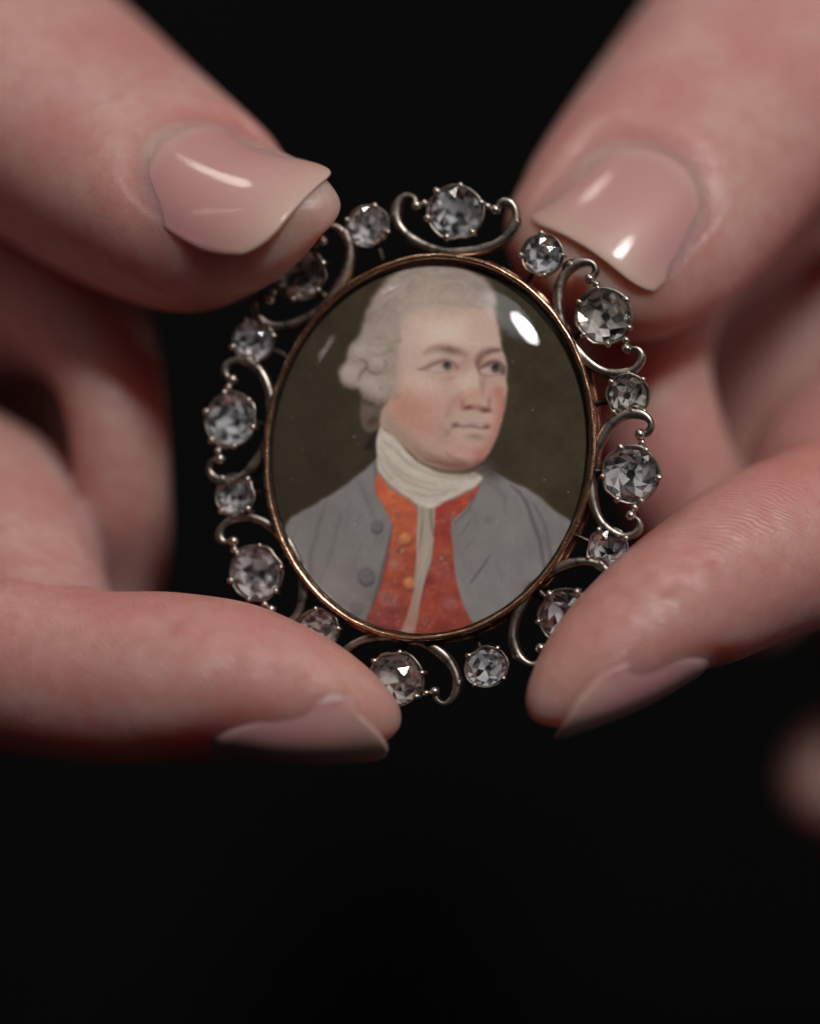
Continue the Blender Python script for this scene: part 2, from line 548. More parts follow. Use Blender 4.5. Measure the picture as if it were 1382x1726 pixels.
def stroke(k, pts, wid, col, a=1.0, clip=None, taper=True):
    P = np.array(R(k)(pts)); wid = wid / SCL[k]
    # densify
    Q = []
    m = len(P)
    for i in range(m - 1):
        p0, p1, p2, p3 = P[max(i - 1, 0)], P[i], P[i + 1], P[min(i + 2, m - 1)]
        for j in range(6):
            t = j / 6
            Q.append(0.5 * ((2 * p1) + (-p0 + p2) * t + (2 * p0 - 5 * p1 + 4 * p2 - p3) * t * t + (-p0 + 3 * p1 - 3 * p2 + p3) * t ** 3))
    Q.append(P[-1]); Q = np.array(Q)
    x0, y0 = Q.min(0) - 3 * wid; x1, y1 = Q.max(0) + 3 * wid
    sel = (QX > x0) & (QX < x1) & (QY > y0) & (QY < y1)
    x, y = QX[sel], QY[sel]
    best = np.zeros(x.shape)
    N = len(Q) - 1
    for i in range(N):
        ax, ay = Q[i]; ex, ey = Q[i + 1] - Q[i]
        L = ex * ex + ey * ey + 1e-9
        t = np.clip(((x - ax) * ex + (y - ay) * ey) / L, 0, 1)
        d2 = (x - ax - t * ex) ** 2 + (y - ay - t * ey) ** 2
        ww = wid * (0.35 + 0.65 * math.sin(math.pi * (i + 0.5) / N)) if taper else wid
        best = np.maximum(best, np.exp(-d2 / (0.5 * ww * ww)))
    mm = np.zeros_like(QX); mm[sel] = best
    if clip is not None:
        mm = mm * clip
    paint(mm, col, a)

# background: brown olive, uneven
nb1 = fbm(PXX, PYY, 60, 4, 1); nb2 = fbm(PXX, PYY, 9, 3, 2)
IMG[:] = np.array([54, 47, 31])
IMG += ((nb1 - 0.5) * 22)[..., None] * np.array([1.0, 0.95, 0.7]) + ((nb2 - 0.5) * 9)[..., None]
paint(np.clip((700 - PXX) / 260, 0, 1) * 0.5, (44, 38, 28))
paint(np.clip((520 - PYY) / 120, 0, 1) * 0.35, (62, 55, 40))

# coat
coat = poly_mask([(440, 1110), (472, 930), (484, 884), (502, 866), (560, 834), (605, 801), (634, 776), (650, 760), (700, 800), (800, 800), (826, 792),
                  (861, 812), (894, 827), (935, 860), (966, 886), (990, 960), (960, 1110)], 3.0)
paint(coat, (119, 115, 113))
cn = fbm(PXX * 0.7 + PYY * 0.4, PYY * 0.5 - PXX * 0.6, 30, 4, 3)
IMG += ((cn - 0.5) * 20 * coat)[..., None]
for a in (((640, 770), (600, 840), (590, 960), (600, 1060)),):
    pass
G = (94, 91, 92); LG = (122, 119, 118)
blob(2, 420, 330, 90, 200, LG, 0.5, 0, 0, coat)
blob(2, 200, 380, 120, 60, (118, 115, 112), 0.4, 30, 0, coat)
blob(2, 960, 330, 110, 160, (118, 113, 110), 0.5, 0, 0, coat)
blob(2, 1000, 560, 140, 140, (119, 116, 116), 0.45, 0, 0, coat)
stroke(2, [(470, 95), (478, 180), (515, 270), (540, 345)], 9, (84, 80, 82), 0.7, coat)
stroke(2, [(540, 345), (520, 450), (480, 600), (435, 740)], 10, (80, 74, 76), 0.8, coat)
stroke(2, [(270, 250), (235, 360), (205, 480), (210, 560)], 14, (94, 91, 92), 0.6, coat)
stroke(2, [(330, 300), (300, 420), (270, 520)], 14, (97, 94, 95), 0.5, coat)
stroke(2, [(400, 160), (440, 260), (470, 330)], 16, (98, 95, 96), 0.5, coat)
stroke(2, [(1020, 190), (1075, 240), (1120, 360), (1150, 480), (1165, 600)], 12, (78, 75, 76), 0.8, coat)
stroke(2, [(1090, 230), (1150, 330), (1180, 440), (1190, 520)], 10, (86, 83, 84), 0.6, coat)
stroke(2, [(1150, 390), (1180, 480), (1170, 560)], 12, (92, 88, 88), 0.6, coat)
stroke(2, [(930, 180), (990, 230), (1000, 300)], 16, (98, 94, 94), 0.5, coat)
stroke(2, [(890, 200), (850, 290), (790, 350)], 8, (88, 82, 82), 0.7, coat)
stroke(2, [(850, 595), (890, 545), (940, 475)], 6, (78, 74, 76), 0.8, coat)
stroke(2, [(815, 400), (840, 360), (860, 330)], 5, (84, 80, 82), 0.7, coat)
stroke(2, [(830, 460), (880, 400)], 4, (92, 88, 88), 0.5, coat)
stroke(2, [(1060, 620), (1100, 580), (1140, 580)], 12, (96, 93, 94), 0.6, coat)
blob(2, 470, 700, 60, 120, (96, 93, 94), 0.4, 10, 0, coat)
blob(2, 930, 330, 16, 16, (90, 86, 88), 0.6, 0, 0, coat)
for (bx, by, r) in ((478, 362, 25), (433, 565, 35), (395, 690, 28)):
    al = 0.55 if by < 680 else 0.25
    blob(2, bx, by, r, r * 1.1, (78, 74, 76), al + 0.1, 0, 0.35, coat)
    blob(2, bx - 3, by - 4, r * 0.78, r * 0.85, (108, 105, 105), al + 0.2, 0, 0.4, coat)
    stroke(2, [(bx - r * 0.8, by + r * 0.55), (bx, by + r * 1.05), (bx + r * 0.85, by + r * 0.4)], 7, (60, 56, 60), al, coat, )
    stroke(2, [(bx - r * 0.3, by - r * 0.3), (bx + r * 0.1, by), (bx + r * 0.4, by - r * 0.3)], 4, (82, 78, 80), al * 0.8, coat)
for q in range(70):
    x, y = rng.uniform(140, 1240), rng.uniform(150, 760)
    d_ = 1 if x < 600 else -1
    L = rng.uniform(40, 130)
    stroke(2, [(x, y), (x - d_ * L * 0.25, y + L * 0.5), (x - d_ * L * 0.35, y + L)], rng.uniform(6, 16), (98, 94, 93) if q % 2 else (122, 117, 114), 0.28, coat)
# dark collar knot at the right of the cravat
blob(2, 945, 140, 45, 35, (62, 58, 55), 0.7, 20)
blob(2, 905, 150, 30, 40, (92, 86, 82), 0.5)

# shoulder shade into the background edge
# waistcoat
wl = poly_mask(R(5)([(215, -20), (200, 60), (200, 180), (250, 270), (352, 465), (358, 540), (320, 700), (280, 900), (230, 1100), (150, 1300), (110, 1400),
                     (150, 1600), (420, 1700), (470, 1500), (525, 1330), (572, 1100), (592, 760), (592, 560), (606, 400), (570, 290), (480, 225), (330, 130), (245, 20)]), 1.3)
wr = poly_mask(R(5)([(1215, 100), (1130, 150), (1000, 222), (900, 262), (820, 292), (776, 345), (762, 600), (740, 850), (690, 1000), (640, 1180),
                     (600, 1400), (560, 1700), (900, 1760), (1200, 1600), (1165, 1490), (1090, 1370), (1020, 1200), (970, 1000), (947, 750), (926, 520), (944, 440), (1062, 340), (1180, 170)]), 1.3)
wc = np.maximum(wl, wr)
nw = fbm(PXX, PYY, 20, 4, 8)
ty = np.clip((PYY - 800) / 260, 0, 1)[..., None]
colL = np.array([200, 96, 62]) * (1 - ty) + np.array([130, 58, 48]) * ty
colR = np.array([164, 64, 50]) * (1 - ty) + np.array([140, 60, 46]) * ty
IMG = IMG * (1 - wl[..., None]) + colL * wl[..., None]
IMG = IMG * (1 - wr[..., None]) + colR * wr[..., None]
IMG += ((nw - 0.5) * 48 * wc)[..., None] * np.array([1.0, 0.75, 0.35])
n2w = fbm(PXX, PYY, 7, 3, 9)
IMG += ((n2w - 0.5) * 26 * wc)[..., None] * np.array([0.9, 0.9, 0.8])
for (x, y, rx, ry, c, a) in ((440, 300, 110, 90, (196, 96, 58), .5), (470, 500, 90, 80, (182, 84, 48), .5), (330, 950, 80, 90, (182, 84, 46), .5),
                             (250, 130, 60, 90, (184, 72, 54), .5), (860, 350, 120, 80, (152, 50, 42), .5), (860, 560, 70, 110, (142, 56, 36), .6),
                             (850, 960, 80, 120, (142, 72, 66), .7), (860, 1110, 110, 40, (162, 82, 52), .5), (380, 870, 70, 45, (168, 128, 128), .6),
                             (340, 760, 60, 70, (158, 98, 88), .5), (290, 1200, 80, 70, (158, 106, 104), .6), (380, 1260, 70, 30, (162, 128, 128), .5),
                             (900, 1250, 90, 70, (150, 98, 98), .6), (760, 1250, 80, 100, (152, 64, 42), .5), (300, 1420, 130, 60, (142, 62, 60), .5),
                             (950, 1420, 90, 70, (150, 72, 60), .5), (850, 1470, 120, 60, (122, 46, 38), .5), (420, 1330, 90, 60, (120, 58, 54), .6),
                             (870, 740, 40, 35, (168, 98, 70), .6), (230, 1350, 60, 60, (112, 52, 50), .5)):
    blob(5, x, y, rx, ry, c, a, 0, 0, wc)
# sprigs, buttons
for (x, y, s) in ((430, 740, 1), (850, 820, .9), (330, 1190, .8), (940, 430, .9), (400, 400, .7), (520, 1420, .6), (670, 1430, .6)):
    for q in range(9):
        ax, ay = rng.normal(0, 42 * s), rng.normal(0, 30 * s)
        blob(5, x + ax, y + ay, 16 * s, 9 * s, (84, 80, 66) if q % 3 else (160, 138, 130), 0.95, rng.uniform(0, 180), 0, wc)
for q in range(150):
    x, y = rng.uniform(120, 1150), rng.uniform(0, 1550)
    blob(5, x, y, rng.uniform(8, 26), rng.uniform(5, 12), [(196, 106, 62), (128, 48, 38), (178, 116, 108), (150, 62, 40)][q % 4], 0.6, rng.uniform(0, 180), 0, wc)
for (x, y) in ((485, 620), (520, 1050)):
    blob(5, x + 18, y + 48, 62, 40, (92, 46, 32), 0.75, -20, 0, wc)
    blob(5, x, y, 58, 55, (184, 112, 62), 0.9, 0, 0.45, wc)
    blob(5, x - 15, y - 18, 26, 22, (202, 142, 92), 0.8)
stroke(5, [(360, 480), (340, 620), (300, 850), (240, 1080), (150, 1320)], 22, (118, 50, 52), 0.6, wl)
stroke(5, [(600, 400), (596, 560), (592, 760), (570, 1100)], 10, (150, 70, 52), 0.5, wl)
stroke(5, [(742, 840), (700, 980), (650, 1150), (620, 1300)], 26, (116, 48, 42), 0.6, wr)
stroke(5, [(926, 520), (947, 750), (972, 1000), (1024, 1200), (1090, 1370)], 14, (140, 56, 56), 0.5, wr)
stroke(5, [(200, 20), (198, 150), (250, 275), (350, 470)], 14, (160, 60, 54), 0.5, wl)

# shirt frill between the waistcoat fronts
frill = poly_mask(R(5)([(560, 230), (600, 300), (606, 400), (594, 560), (592, 760), (575, 930), (562, 1100), (520, 1300), (455, 1480), (430, 1600), (540, 1620), (580, 1480), (606, 1330),
                        (645, 1150), (680, 1000), (735, 800), (757, 620), (768, 500), (776, 340), (800, 240)]), 1.4)
paint(frill, (158, 143, 128))
paint(frill * np.clip((PYY - 985) / 60, 0, 1), (158, 106, 92), 0.7)
stroke(5, [(650, 280), (648, 420), (640, 560), (612, 780)], 13, (112, 104, 96), 0.65, frill)
stroke(5, [(660, 480), (640, 600), (622, 720)], 16, (116, 108, 100), 0.5, frill)
stroke(5, [(735, 250), (735, 420), (755, 600)], 22, (106, 97, 86), 0.8, frill)
stroke(5, [(700, 620), (680, 780), (640, 950)], 18, (172, 157, 142), 0.7, frill)
stroke(5, [(590, 860), (580, 1050), (555, 1200)], 14, (128, 112, 98), 0.6, frill)
stroke(5, [(630, 1020), (590, 1180), (560, 1300)], 10, (130, 100, 88), 0.6, frill)
blob(5, 500, 1500, 70, 30, (176, 138, 124), 0.6, -10)
blob(5, 770, 275, 60, 35, (120, 110, 96), 0.8, -25)

# back hair / queue
q1 = poly_mask(R(3)([(210, 530), (195, 640), (210, 730), (250, 770), (320, 750), (345, 640), (380, 560), (300, 520)]), 3.0)
paint(q1, (92, 78, 66))
blob(3, 260, 620, 50, 50, (112, 96, 86), 0.6, 0, 0, q1)
blob(3, 285, 690, 40, 26, (62, 50, 40), 0.8, -30)
blob(3, 265, 560, 70, 30, (74, 52, 44), 0.8, 10)
q2 = poly_mask(R(3)([(232, 890), (240, 850), (275, 790), (320, 755), (345, 790), (320, 860), (285, 880)]), 2.0)
paint(q2, (38, 30, 29))

# wig
wig = poly_mask([(828, 545), (836, 520), (836, 502), (827, 482), (805, 463), (777, 447), (744, 440), (716, 439), (690, 446), (664, 461), (642, 485), (623, 513), (614, 541),
                 (607, 568), (592, 584), (586, 604), (577, 622), (574, 636), (582, 650), (597, 655), (606, 653), (612, 666), (624, 674), (640, 680), (658, 676), (690, 650), (760, 560)], 7.0)
wig = np.clip(wig + (fbm(PXX, PYY, 7, 3, 33) - 0.5) * 3.2 * wig * (1 - wig), 0, 1)
paint(wig, (153, 134, 122))
hs = fbm(PXX * 0.35 + PYY * 0.2, PYY * 0.9 - PXX * 0.5, 10, 4, 11)
IMG += ((hs - 0.5) * 30 * wig)[..., None]
for (x, y, rx, ry, c, a, an) in ((640, 190, 160, 50, (140, 128, 118), .6, -25), (800, 150, 110, 40, (150, 136, 126), .6, 5), (420, 400, 80, 120, (132, 120, 112), .6, 20),
                                 (360, 600, 90, 90, (150, 136, 126), .7, 0), (1000, 220, 130, 70, (142, 126, 116), .6, 15), (1130, 330, 90, 70, (128, 117, 113), .7, 30),
                                 (700, 300, 150, 60, (152, 136, 126), .5, 0), (480, 560, 60, 90, (150, 134, 124), .6, 0), (300, 520, 40, 90, (124, 112, 102), .6, 15)):
    blob(6, x, y, rx, ry, c, a, an, 0, wig)
for q in range(110):
    t0 = rng.uniform(0, 1); x = 330 + 900 * t0; y = 420 - 300 * math.sin(math.pi * min(1, t0 * 1.05)) + rng.uniform(0, 220)
    sl = -0.9 + 1.7 * t0
    L = rng.uniform(40, 110)
    stroke(6, [(x, y), (x + L * 0.5, y + L * 0.5 * sl - 6), (x + L, y + L * sl)], rng.uniform(6, 16), (126, 112, 102) if q % 2 else (174, 157, 145), 0.36, wig)
# side curls
for (x, y, rx, ry, an) in ((205, 210, 88, 60, -10), (135, 365, 82, 68, 0), (320, 280, 80, 56, 15), (275, 440, 100, 66, 15), (330, 480, 70, 55, 0), (330, 190, 80, 40, -20)):
    blob(3, x + 6, y + 16, rx * 1.05, ry * 1.05, (128, 113, 103), 0.55, an, 0.7, wig)
    blob(3, x, y, rx * 0.95, ry * 0.9, (164, 149, 139), 0.85, an, 0.9, wig)
    blob(3, x - 15, y - 18, rx * 0.5, ry * 0.45, (172, 158, 149), 0.6, an, 0, wig)
stroke(3, [(190, 268), (235, 290), (240, 330), (205, 365), (180, 410)], 17, (104, 88, 78), 0.75, wig)
stroke(3, [(235, 330), (290, 366), (350, 362)], 15, (104, 89, 80), 0.75, wig)
stroke(3, [(355, 270), (375, 300), (360, 330)], 16, (120, 104, 95), 0.7, wig)
stroke(3, [(260, 165), (300, 175), (440, 150), (470, 110)], 20, (132, 117, 107), 0.45, wig)
stroke(3, [(330, 460), (350, 480)], 20, (130, 114, 106), 0.6, wig)
stroke(3, [(215, 500), (290, 545), (360, 550)], 18, (112, 96, 86), 0.6, wig)
stroke(3, [(130, 250), (150, 190), (210, 150)], 14, (136, 122, 112), 0.5, wig)

# face
face = poly_mask(R(6)([(535, 700), (525, 590), (545, 500), (620, 450), (740, 425), (860, 415), (1000, 440), (1130, 450), (1230, 455)]) +
                 R(3)([(1140, 30), (1150, 100), (1166, 190), (1190, 260), (1200, 330), (1192, 400), (1200, 460), (1195, 540), (1180, 620), (1160, 700), (1130, 800),
                       (1090, 890), (1040, 960), (980, 1002), (900, 1022), (820, 1030), (720, 1020), (620, 980), (530, 900), (440, 815), (380, 760), (335, 730), (345, 620), (400, 540), (430, 440), (450, 330), (455, 230)]), 3.2)
hl = np.clip((QY - 488) / 54 + 0.15 * (fbm(PXX, PYY, 8, 3, 17) - 0.5) * 4, 0, 1) * 1.0
hl2 = np.clip((QX - 664) / 24 + 0.2, 0, 1)
face = face * np.maximum(hl * np.maximum(hl2, np.clip((QY - 660) / 20, 0, 1)), 0)
core = poly_mask(R(3)([(500, -60), (700, -110), (900, -110), (1060, -60), (1120, 0), (1140, 200), (1180, 320), (1180, 500), (1140, 700), (1060, 900), (960, 970), (820, 980), (640, 920), (480, 780), (420, 640), (470, 420), (480, 200)]), 12.0)
paint(face, (172, 144, 130))
paint(face * core, (180, 151, 136))
F_ = face
for (k, x, y, rx, ry, c, a, an) in (
    (3, 790, 80, 260, 110, (196, 172, 156), .8, 0), (3, 560, 120, 90, 160, (181, 152, 138), .5, 0), (3, 1010, 60, 110, 90, (174, 144, 126), .6, 0),
    (3, 720, 130, 140, 40, (190, 166, 150), .5, 0), (3, 490, 330, 60, 160, (172, 145, 134), .6, 0), (3, 440, 200, 40, 160, (160, 140, 130), .5, 0),
    (3, 600, 440, 140, 80, (190, 160, 144), .75, 0), (3, 610, 630, 200, 130, (177, 125, 109), .85, 10), (3, 480, 600, 90, 130, (174, 120, 103), .75, 0),
    (3, 640, 740, 140, 80, (174, 120, 107), .7, 0), (3, 400, 700, 50, 90, (150, 128, 113), .7, -20), (3, 480, 800, 90, 70, (150, 124, 108), .7, 40),
    (3, 590, 890, 130, 60, (146, 116, 99), .8, 35), (3, 720, 960, 140, 45, (136, 102, 87), .85, 15), (3, 880, 990, 140, 38, (128, 86, 76), .85, 0),
    (3, 740, 850, 140, 70, (168, 134, 118), .6, 10), (3, 900, 880, 120, 60, (180, 132, 119), .7, 0), (3, 1010, 920, 70, 60, (170, 110, 98), .6, -30),
    (3, 1010, 985, 70, 30, (134, 74, 66), .7, -30),
    (3, 900, 660, 130, 60, (168, 141, 127), .7, 0), (3, 950, 700, 90, 22, (178, 150, 138), .5, 0),
    (3, 920, 400, 60, 130, (194, 168, 152), .8, 0), (3, 935, 300, 50, 80, (182, 152, 138), .6, 0), (3, 975, 510, 55, 50, (178, 136, 117), .8, 0),
    (3, 930, 540, 60, 40, (182, 134, 117), .6, 0), (3, 960, 250, 40, 60, (170, 136, 124), .5, 0),
    (3, 1100, 420, 80, 50, (172, 142, 132), .7, 0), (3, 1120, 500, 60, 60, (172, 122, 108), .7, 0), (3, 1040, 430, 26, 90, (146, 108, 95), .6, 8),
    (3, 830, 560, 60, 80, (170, 130, 114), .55, 20), (3, 790, 440, 60, 60, (176, 138, 122), .5, 0),
    (3, 700, 700, 60, 60, (176, 138, 122), .3, 0), (3, 770, 790, 60, 70, (160, 128, 113), .6, 0), (3, 700, 230, 120, 30, (166, 142, 128), .6, -5)):
    blob(k, x, y, rx, ry, c, a, an, 0, F_)
# turned-away cheek, red to the contour
stroke(3, [(1150, 500), (1150, 620), (1125, 740), (1085, 850), (1030, 930)], 66, (164, 104, 90), 0.6, F_, False)
stroke(3, [(1185, 540), (1172, 650), (1140, 780), (1095, 880)], 26, (148, 88, 76), 0.45, F_, False)
stroke(4, [(750, 590), (680, 670), (620, 760), (575, 850)], 58, (160, 120, 105), 0.55, F_)
# double chin line
stroke(3, [(640, 960), (740, 985), (830, 1000), (930, 1008), (1000, 990)], 26, (118, 84, 74), 0.6, F_)
stroke(3, [(780, 905), (840, 950), (900, 965)], 22, (140, 100, 88), 0.5, F_)
# eye sockets in half tone
blob(4, 560, 300, 230, 95, (158, 127, 114), 0.45, -5, 0, F_)
blob(4, 775, 300, 60, 130, (156, 120, 108), 0.5, 5, 0, F_)
blob(4, 1080, 290, 150, 120, (138, 103, 93), 0.5, 0, 0, F_)
blob(4, 930, 260, 40, 90, (134, 98, 90), 0.5, 8, 0, F_)
# brows
stroke(4, [(360, 170), (440, 120), (540, 112), (640, 130), (740, 160), (800, 190)], 74, (140, 110, 96), 0.6, F_)
blob(4, 630, 140, 120, 40, (112, 80, 69), 0.8, 10, 0, F_)
stroke(4, [(930, 345), (915, 285), (935, 215), (1000, 160), (1080, 132), (1165, 128)], 58, (110, 77, 69), 0.7, F_)
stroke(4, [(1010, 170), (1080, 135), (1150, 125)], 30, (104, 76, 66), 0.6, F_)
blob(4, 800, 230, 50, 70, (160, 124, 112), 0.5, 0, 0, F_)
blob(4, 1090, 210, 90, 36, (172, 143, 131), 0.7, -5, 0, F_)
blob(4, 470, 205, 150, 40, (178, 153, 139), 0.7, -10, 0, F_)
# left eye
blob(4, 490, 338, 75, 28, (174, 154, 144), 0.85, -8, 0, F_)
stroke(4, [(275, 335), (350, 322), (440, 278), (520, 248), (600, 245), (660, 270), (710, 320)], 34, (112, 82, 75), 0.68, F_)
stroke(4, [(340, 340), (390, 345), (430, 320)], 16, (140, 110, 100), 0.6, F_)
stroke(4, [(430, 360), (520, 372), (620, 372), (680, 345)], 13, (150, 114, 103), 0.6, F_)
blob(4, 597, 303, 44, 46, (80, 74, 76), 0.9, 0, 0.7, F_)
blob(4, 588, 285, 30, 22, (44, 38, 38), 0.9, 0, 0, F_)
blob(4, 610, 335, 18, 14, (118, 112, 114), 0.5, 0, 0, F_)
blob(4, 690, 315, 48, 48, (146, 100, 90), 0.75, 20, 0, F_)
blob(4, 620, 425, 80, 32, (158, 116, 104), 0.6, -10, 0, F_)
blob(4, 470, 420, 110, 26, (170, 144, 132), 0.6, 5, 0, F_)
# right eye
blob(4, 1010, 345, 52, 34, (176, 154, 144), 0.85, 5, 0, F_)
stroke(4, [(945, 320), (1000, 285), (1070, 262), (1140, 272), (1205, 320)], 36, (96, 66, 60), 0.75, F_)
blob(4, 1108, 322, 42, 46, (72, 64, 62), 0.9, 0, 0.7, F_)
blob(4, 1100, 302, 28, 22, (42, 36, 34), 0.9)
blob(4, 1180, 350, 36, 52, (78, 54, 46), 0.75, -10, 0, F_)
stroke(4, [(945, 375), (1000, 402), (1080, 402), (1160, 385)], 14, (142, 104, 94), 0.7, F_)
stroke(4, [(930, 330), (935, 380), (960, 400)], 18, (130, 92, 84), 0.6, F_)
# nose
stroke(4, [(930, 420), (945, 500), (960, 560), (1000, 620)], 26, (158, 120, 106), 0.5, F_)
stroke(4, [(905, 300), (900, 420), (915, 520)], 24, (192, 165, 150), 0.5, F_)
blob(4, 755, 690, 34, 48, (162, 94, 84), 0.8, 10, 0, F_)
blob(4, 900, 640, 80, 50, (176, 134, 116), 0.5, 0, 0, F_)
blob(4, 825, 738, 80, 30, (108, 60, 57), 0.9, -8, 0, F_)
blob(4, 930, 740, 60, 26, (132, 86, 74), 0.6, 0, 0, F_)
blob(4, 995, 762, 66, 30, (118, 76, 64), 0.8, 0, 0, F_)
blob(4, 1035, 690, 26, 70, (140, 96, 83), 0.6, 0, 0, F_)
blob(4, 1010, 770, 46, 24, (96, 58, 48), 0.7, 0, 0, F_)
blob(4, 905, 705, 46, 30, (172, 130, 113), 0.6, 0, 0, F_)
stroke(4, [(940, 702), (1000, 702), (1030, 695)], 8, (190, 152, 130), 0.5, F_)
blob(4, 790, 640, 40, 60, (168, 128, 113), 0.5, 15, 0, F_)
# mouth
blob(4, 880, 908, 120, 20, (156, 120, 112), 0.5, 2, 0, F_)
stroke(4, [(650, 922), (740, 942), (850, 944), (950, 954), (1045, 942)], 22, (104, 76, 74), 0.6, F_)
blob(4, 680, 930, 44, 30, (110, 80, 76), 0.8, -10, 0, F_)
blob(4, 850, 930, 70, 14, (130, 94, 92), 0.5, 3, 0, F_)
blob(4, 1010, 945, 36, 34, (108, 72, 70), 0.75, 0, 0, F_)
blob(4, 870, 985, 110, 22, (176, 144, 133), 0.7, 4, 0, F_)
blob(4, 900, 1050, 110, 40, (140, 108, 94), 0.75, 4, 0, F_)
blob(4, 600, 1005, 45, 40, (146, 114, 101), 0.65, -40, 0, F_)
blob(4, 880, 850, 40, 40, (172, 142, 128), 0.5, 0, 0, F_)
# powder thins to skin at the hair line
wf = np.maximum(wig, face)
blob(6, 880, 395, 330, 95, (168, 146, 132), 0.7, 4, 0, wf)
blob(6, 560, 520, 60, 150, (164, 143, 130), 0.6, 8, 0, wf)
for q in range(46):
    x = rng.uniform(560, 1240); y = 420 - 60 * math.sin((x - 560) / 680 * math.pi) + rng.uniform(-60, 50)
    stroke(6, [(x, y + 40), (x + rng.uniform(-15, 25), y), (x + rng.uniform(-30, 50), y - 60)], rng.uniform(7, 14), (146, 130, 119) if q % 2 else (178, 158, 144), 0.28, wf)
# hair line softening
stroke(6, [(530, 700), (522, 600), (545, 500), (640, 448), (760, 425), (880, 418), (1020, 440), (1160, 450), (1260, 480)], 34, (152, 136, 125), 0.45)
stroke(6, [(1270, 430), (1300, 520), (1315, 620), (1322, 720)], 26, (98, 84, 66), 0.55)

# shade between chin and collar
stroke(3, [(600, 985), (720, 1035), (850, 1055), (960, 1045), (1040, 1010)], 40, (112, 88, 76), 0.85)
blob(3, 1060, 1010, 50, 50, (74, 64, 56), 0.8, -30)
# cravat
crav = poly_mask(R(3)([(332, 735), (312, 800), (305, 880), (315, 960), (322, 1030)]) + R(2)([(490, 140), (530, 190), (600, 240), (640, 268), (700, 285), (770, 250), (840, 215), (895, 182), (908, 160)]) +
                 R(3)([(985, 1046), (940, 1054), (870, 1060), (740, 1042), (640, 1004), (560, 945), (500, 882), (420, 795), (350, 745)]), 2.0)
paint(crav, (187, 175, 161))
cnz = fbm(PXX * 0.5 + PYY * 0.6, PYY - PXX * 0.4, 12, 4, 14)
IMG += ((cnz - 0.5) * 26 * crav)[..., None]
blob(2, 560, 110, 60, 60, (182, 170, 156), 0.6, 30, 0, crav)
blob(2, 690, 200, 130, 40, (176, 164, 150), 0.6, 8, 0, crav)
for pts in ([(490, 30), (540, 110), (620, 160), (720, 190)], [(500, 80), (560, 150), (660, 200), (760, 215)], [(560, 60), (640, 120), (760, 160), (880, 165)],
            [(600, 215), (700, 235), (800, 205)], [(485, 60), (500, 120), (540, 170)]):
    stroke(2, pts, 11, (140, 128, 116), 0.42, crav)
stroke(3, [(345, 800), (380, 850), (450, 900), (520, 980)], 14, (140, 130, 118), 0.5, crav)
stroke(2, [(580, 30), (660, 100), (760, 140), (860, 152), (910, 140)], 15, (120, 100, 88), 0.55, crav)
stroke(2, [(488, 140), (540, 198), (620, 252)], 7, (140, 92, 74), 0.5, crav)
stroke(2, [(720, 268), (800, 240), (895, 186)], 7, (140, 86, 74), 0.5, crav)

# wet colours bleed into one another
def soften(A, sg):
    r = int(sg * 3) + 1
    k = np.exp(-0.5 * (np.arange(-r, r + 1) / sg) ** 2); k /= k.sum()
    for ax in (0, 1):
        P_ = np.pad(A, [(r, r) if a == ax else (0, 0) for a in range(3)], mode='edge')
        A = sum(k[i] * np.take(P_, range(i, i + A.shape[ax]), axis=ax) for i in range(2 * r + 1))
    return A
IMG = soften(IMG, 1.0)
fm = (face * 0.16)[..., None]
IMG = IMG + (IMG - np.array([160, 130, 116])) * fm
lum = IMG @ np.array([0.3, 0.59, 0.11])
IMG = IMG * 0.90 + lum[..., None] * 0.10
# brush grain, stipple and varnish specks
g1 = fbm(PXX, PYY, 3.2, 2, 21); g2 = fbm(PXX, PYY, 30, 3, 22)
IMG = IMG * (1 + ((g1 - 0.5) * 0.055 + (g2 - 0.5) * 0.05)[..., None])
for q in range(38):
    th, rr = rng.uniform(0, 2 * math.pi), math.sqrt(rng.uniform(0, 1))
    cx, cy = to_px(np.array(14.5 * rr * math.cos(th)), np.array(17.3 * rr * math.sin(th)))
    m = np.exp(-((PXX - cx) ** 2 + (PYY - cy) ** 2) / rng.uniform(0.8, 3.0))
    paint(m, (180, 172, 156), rng.uniform(0.15, 0.55))

PIGMENT = 1.74
IMG = np.clip(IMG, 2, 252) / 255.0
LIN = np.where(IMG <= 0.04045, IMG / 12.92, ((IMG + 0.055) / 1.055) ** 2.4)
LIN = np.clip(LIN * PIGMENT, 0, 0.92)

inside = (GX / (EA - 0.58)) ** 2 + (GY / (EB - 0.58)) ** 2 <= 1.0
idx = -np.ones(GX.shape, int)
cell = inside[:-1, :-1] & inside[1:, :-1] & inside[:-1, 1:] & inside[1:, 1:]
used = np.zeros_like(inside)
for a in (0, 1):
    for b in (0, 1):
        used[a:H_ - 1 + a, b:W_ - 1 + b] |= cell
idx[used] = np.arange(used.sum())
gz = 0.55 - 0.5 * ((GX / EA) ** 2 + (GY / EB) ** 2)       # ivory, very slightly domed
V = np.stack([GX[used], GY[used], gz[used]], -1)
cj, ci = np.nonzero(cell)
Fq = np.stack([idx[cj, ci], idx[cj, ci + 1], idx[cj + 1, ci + 1], idx[cj + 1, ci]], -1)
pic = mesh_obj('painted_portrait', V, Fq.tolist(), M_PAINT, brooch)
att = pic.data.attributes.new('paint', 'FLOAT_COLOR', 'POINT')
att.data.foreach_set('color', np.concatenate([LIN[used], np.ones((used.sum(), 1))], 1).astype(np.float32).ravel())
pic['label'] = 'painted bust of a powdered-wig man in grey coat and orange waistcoat'

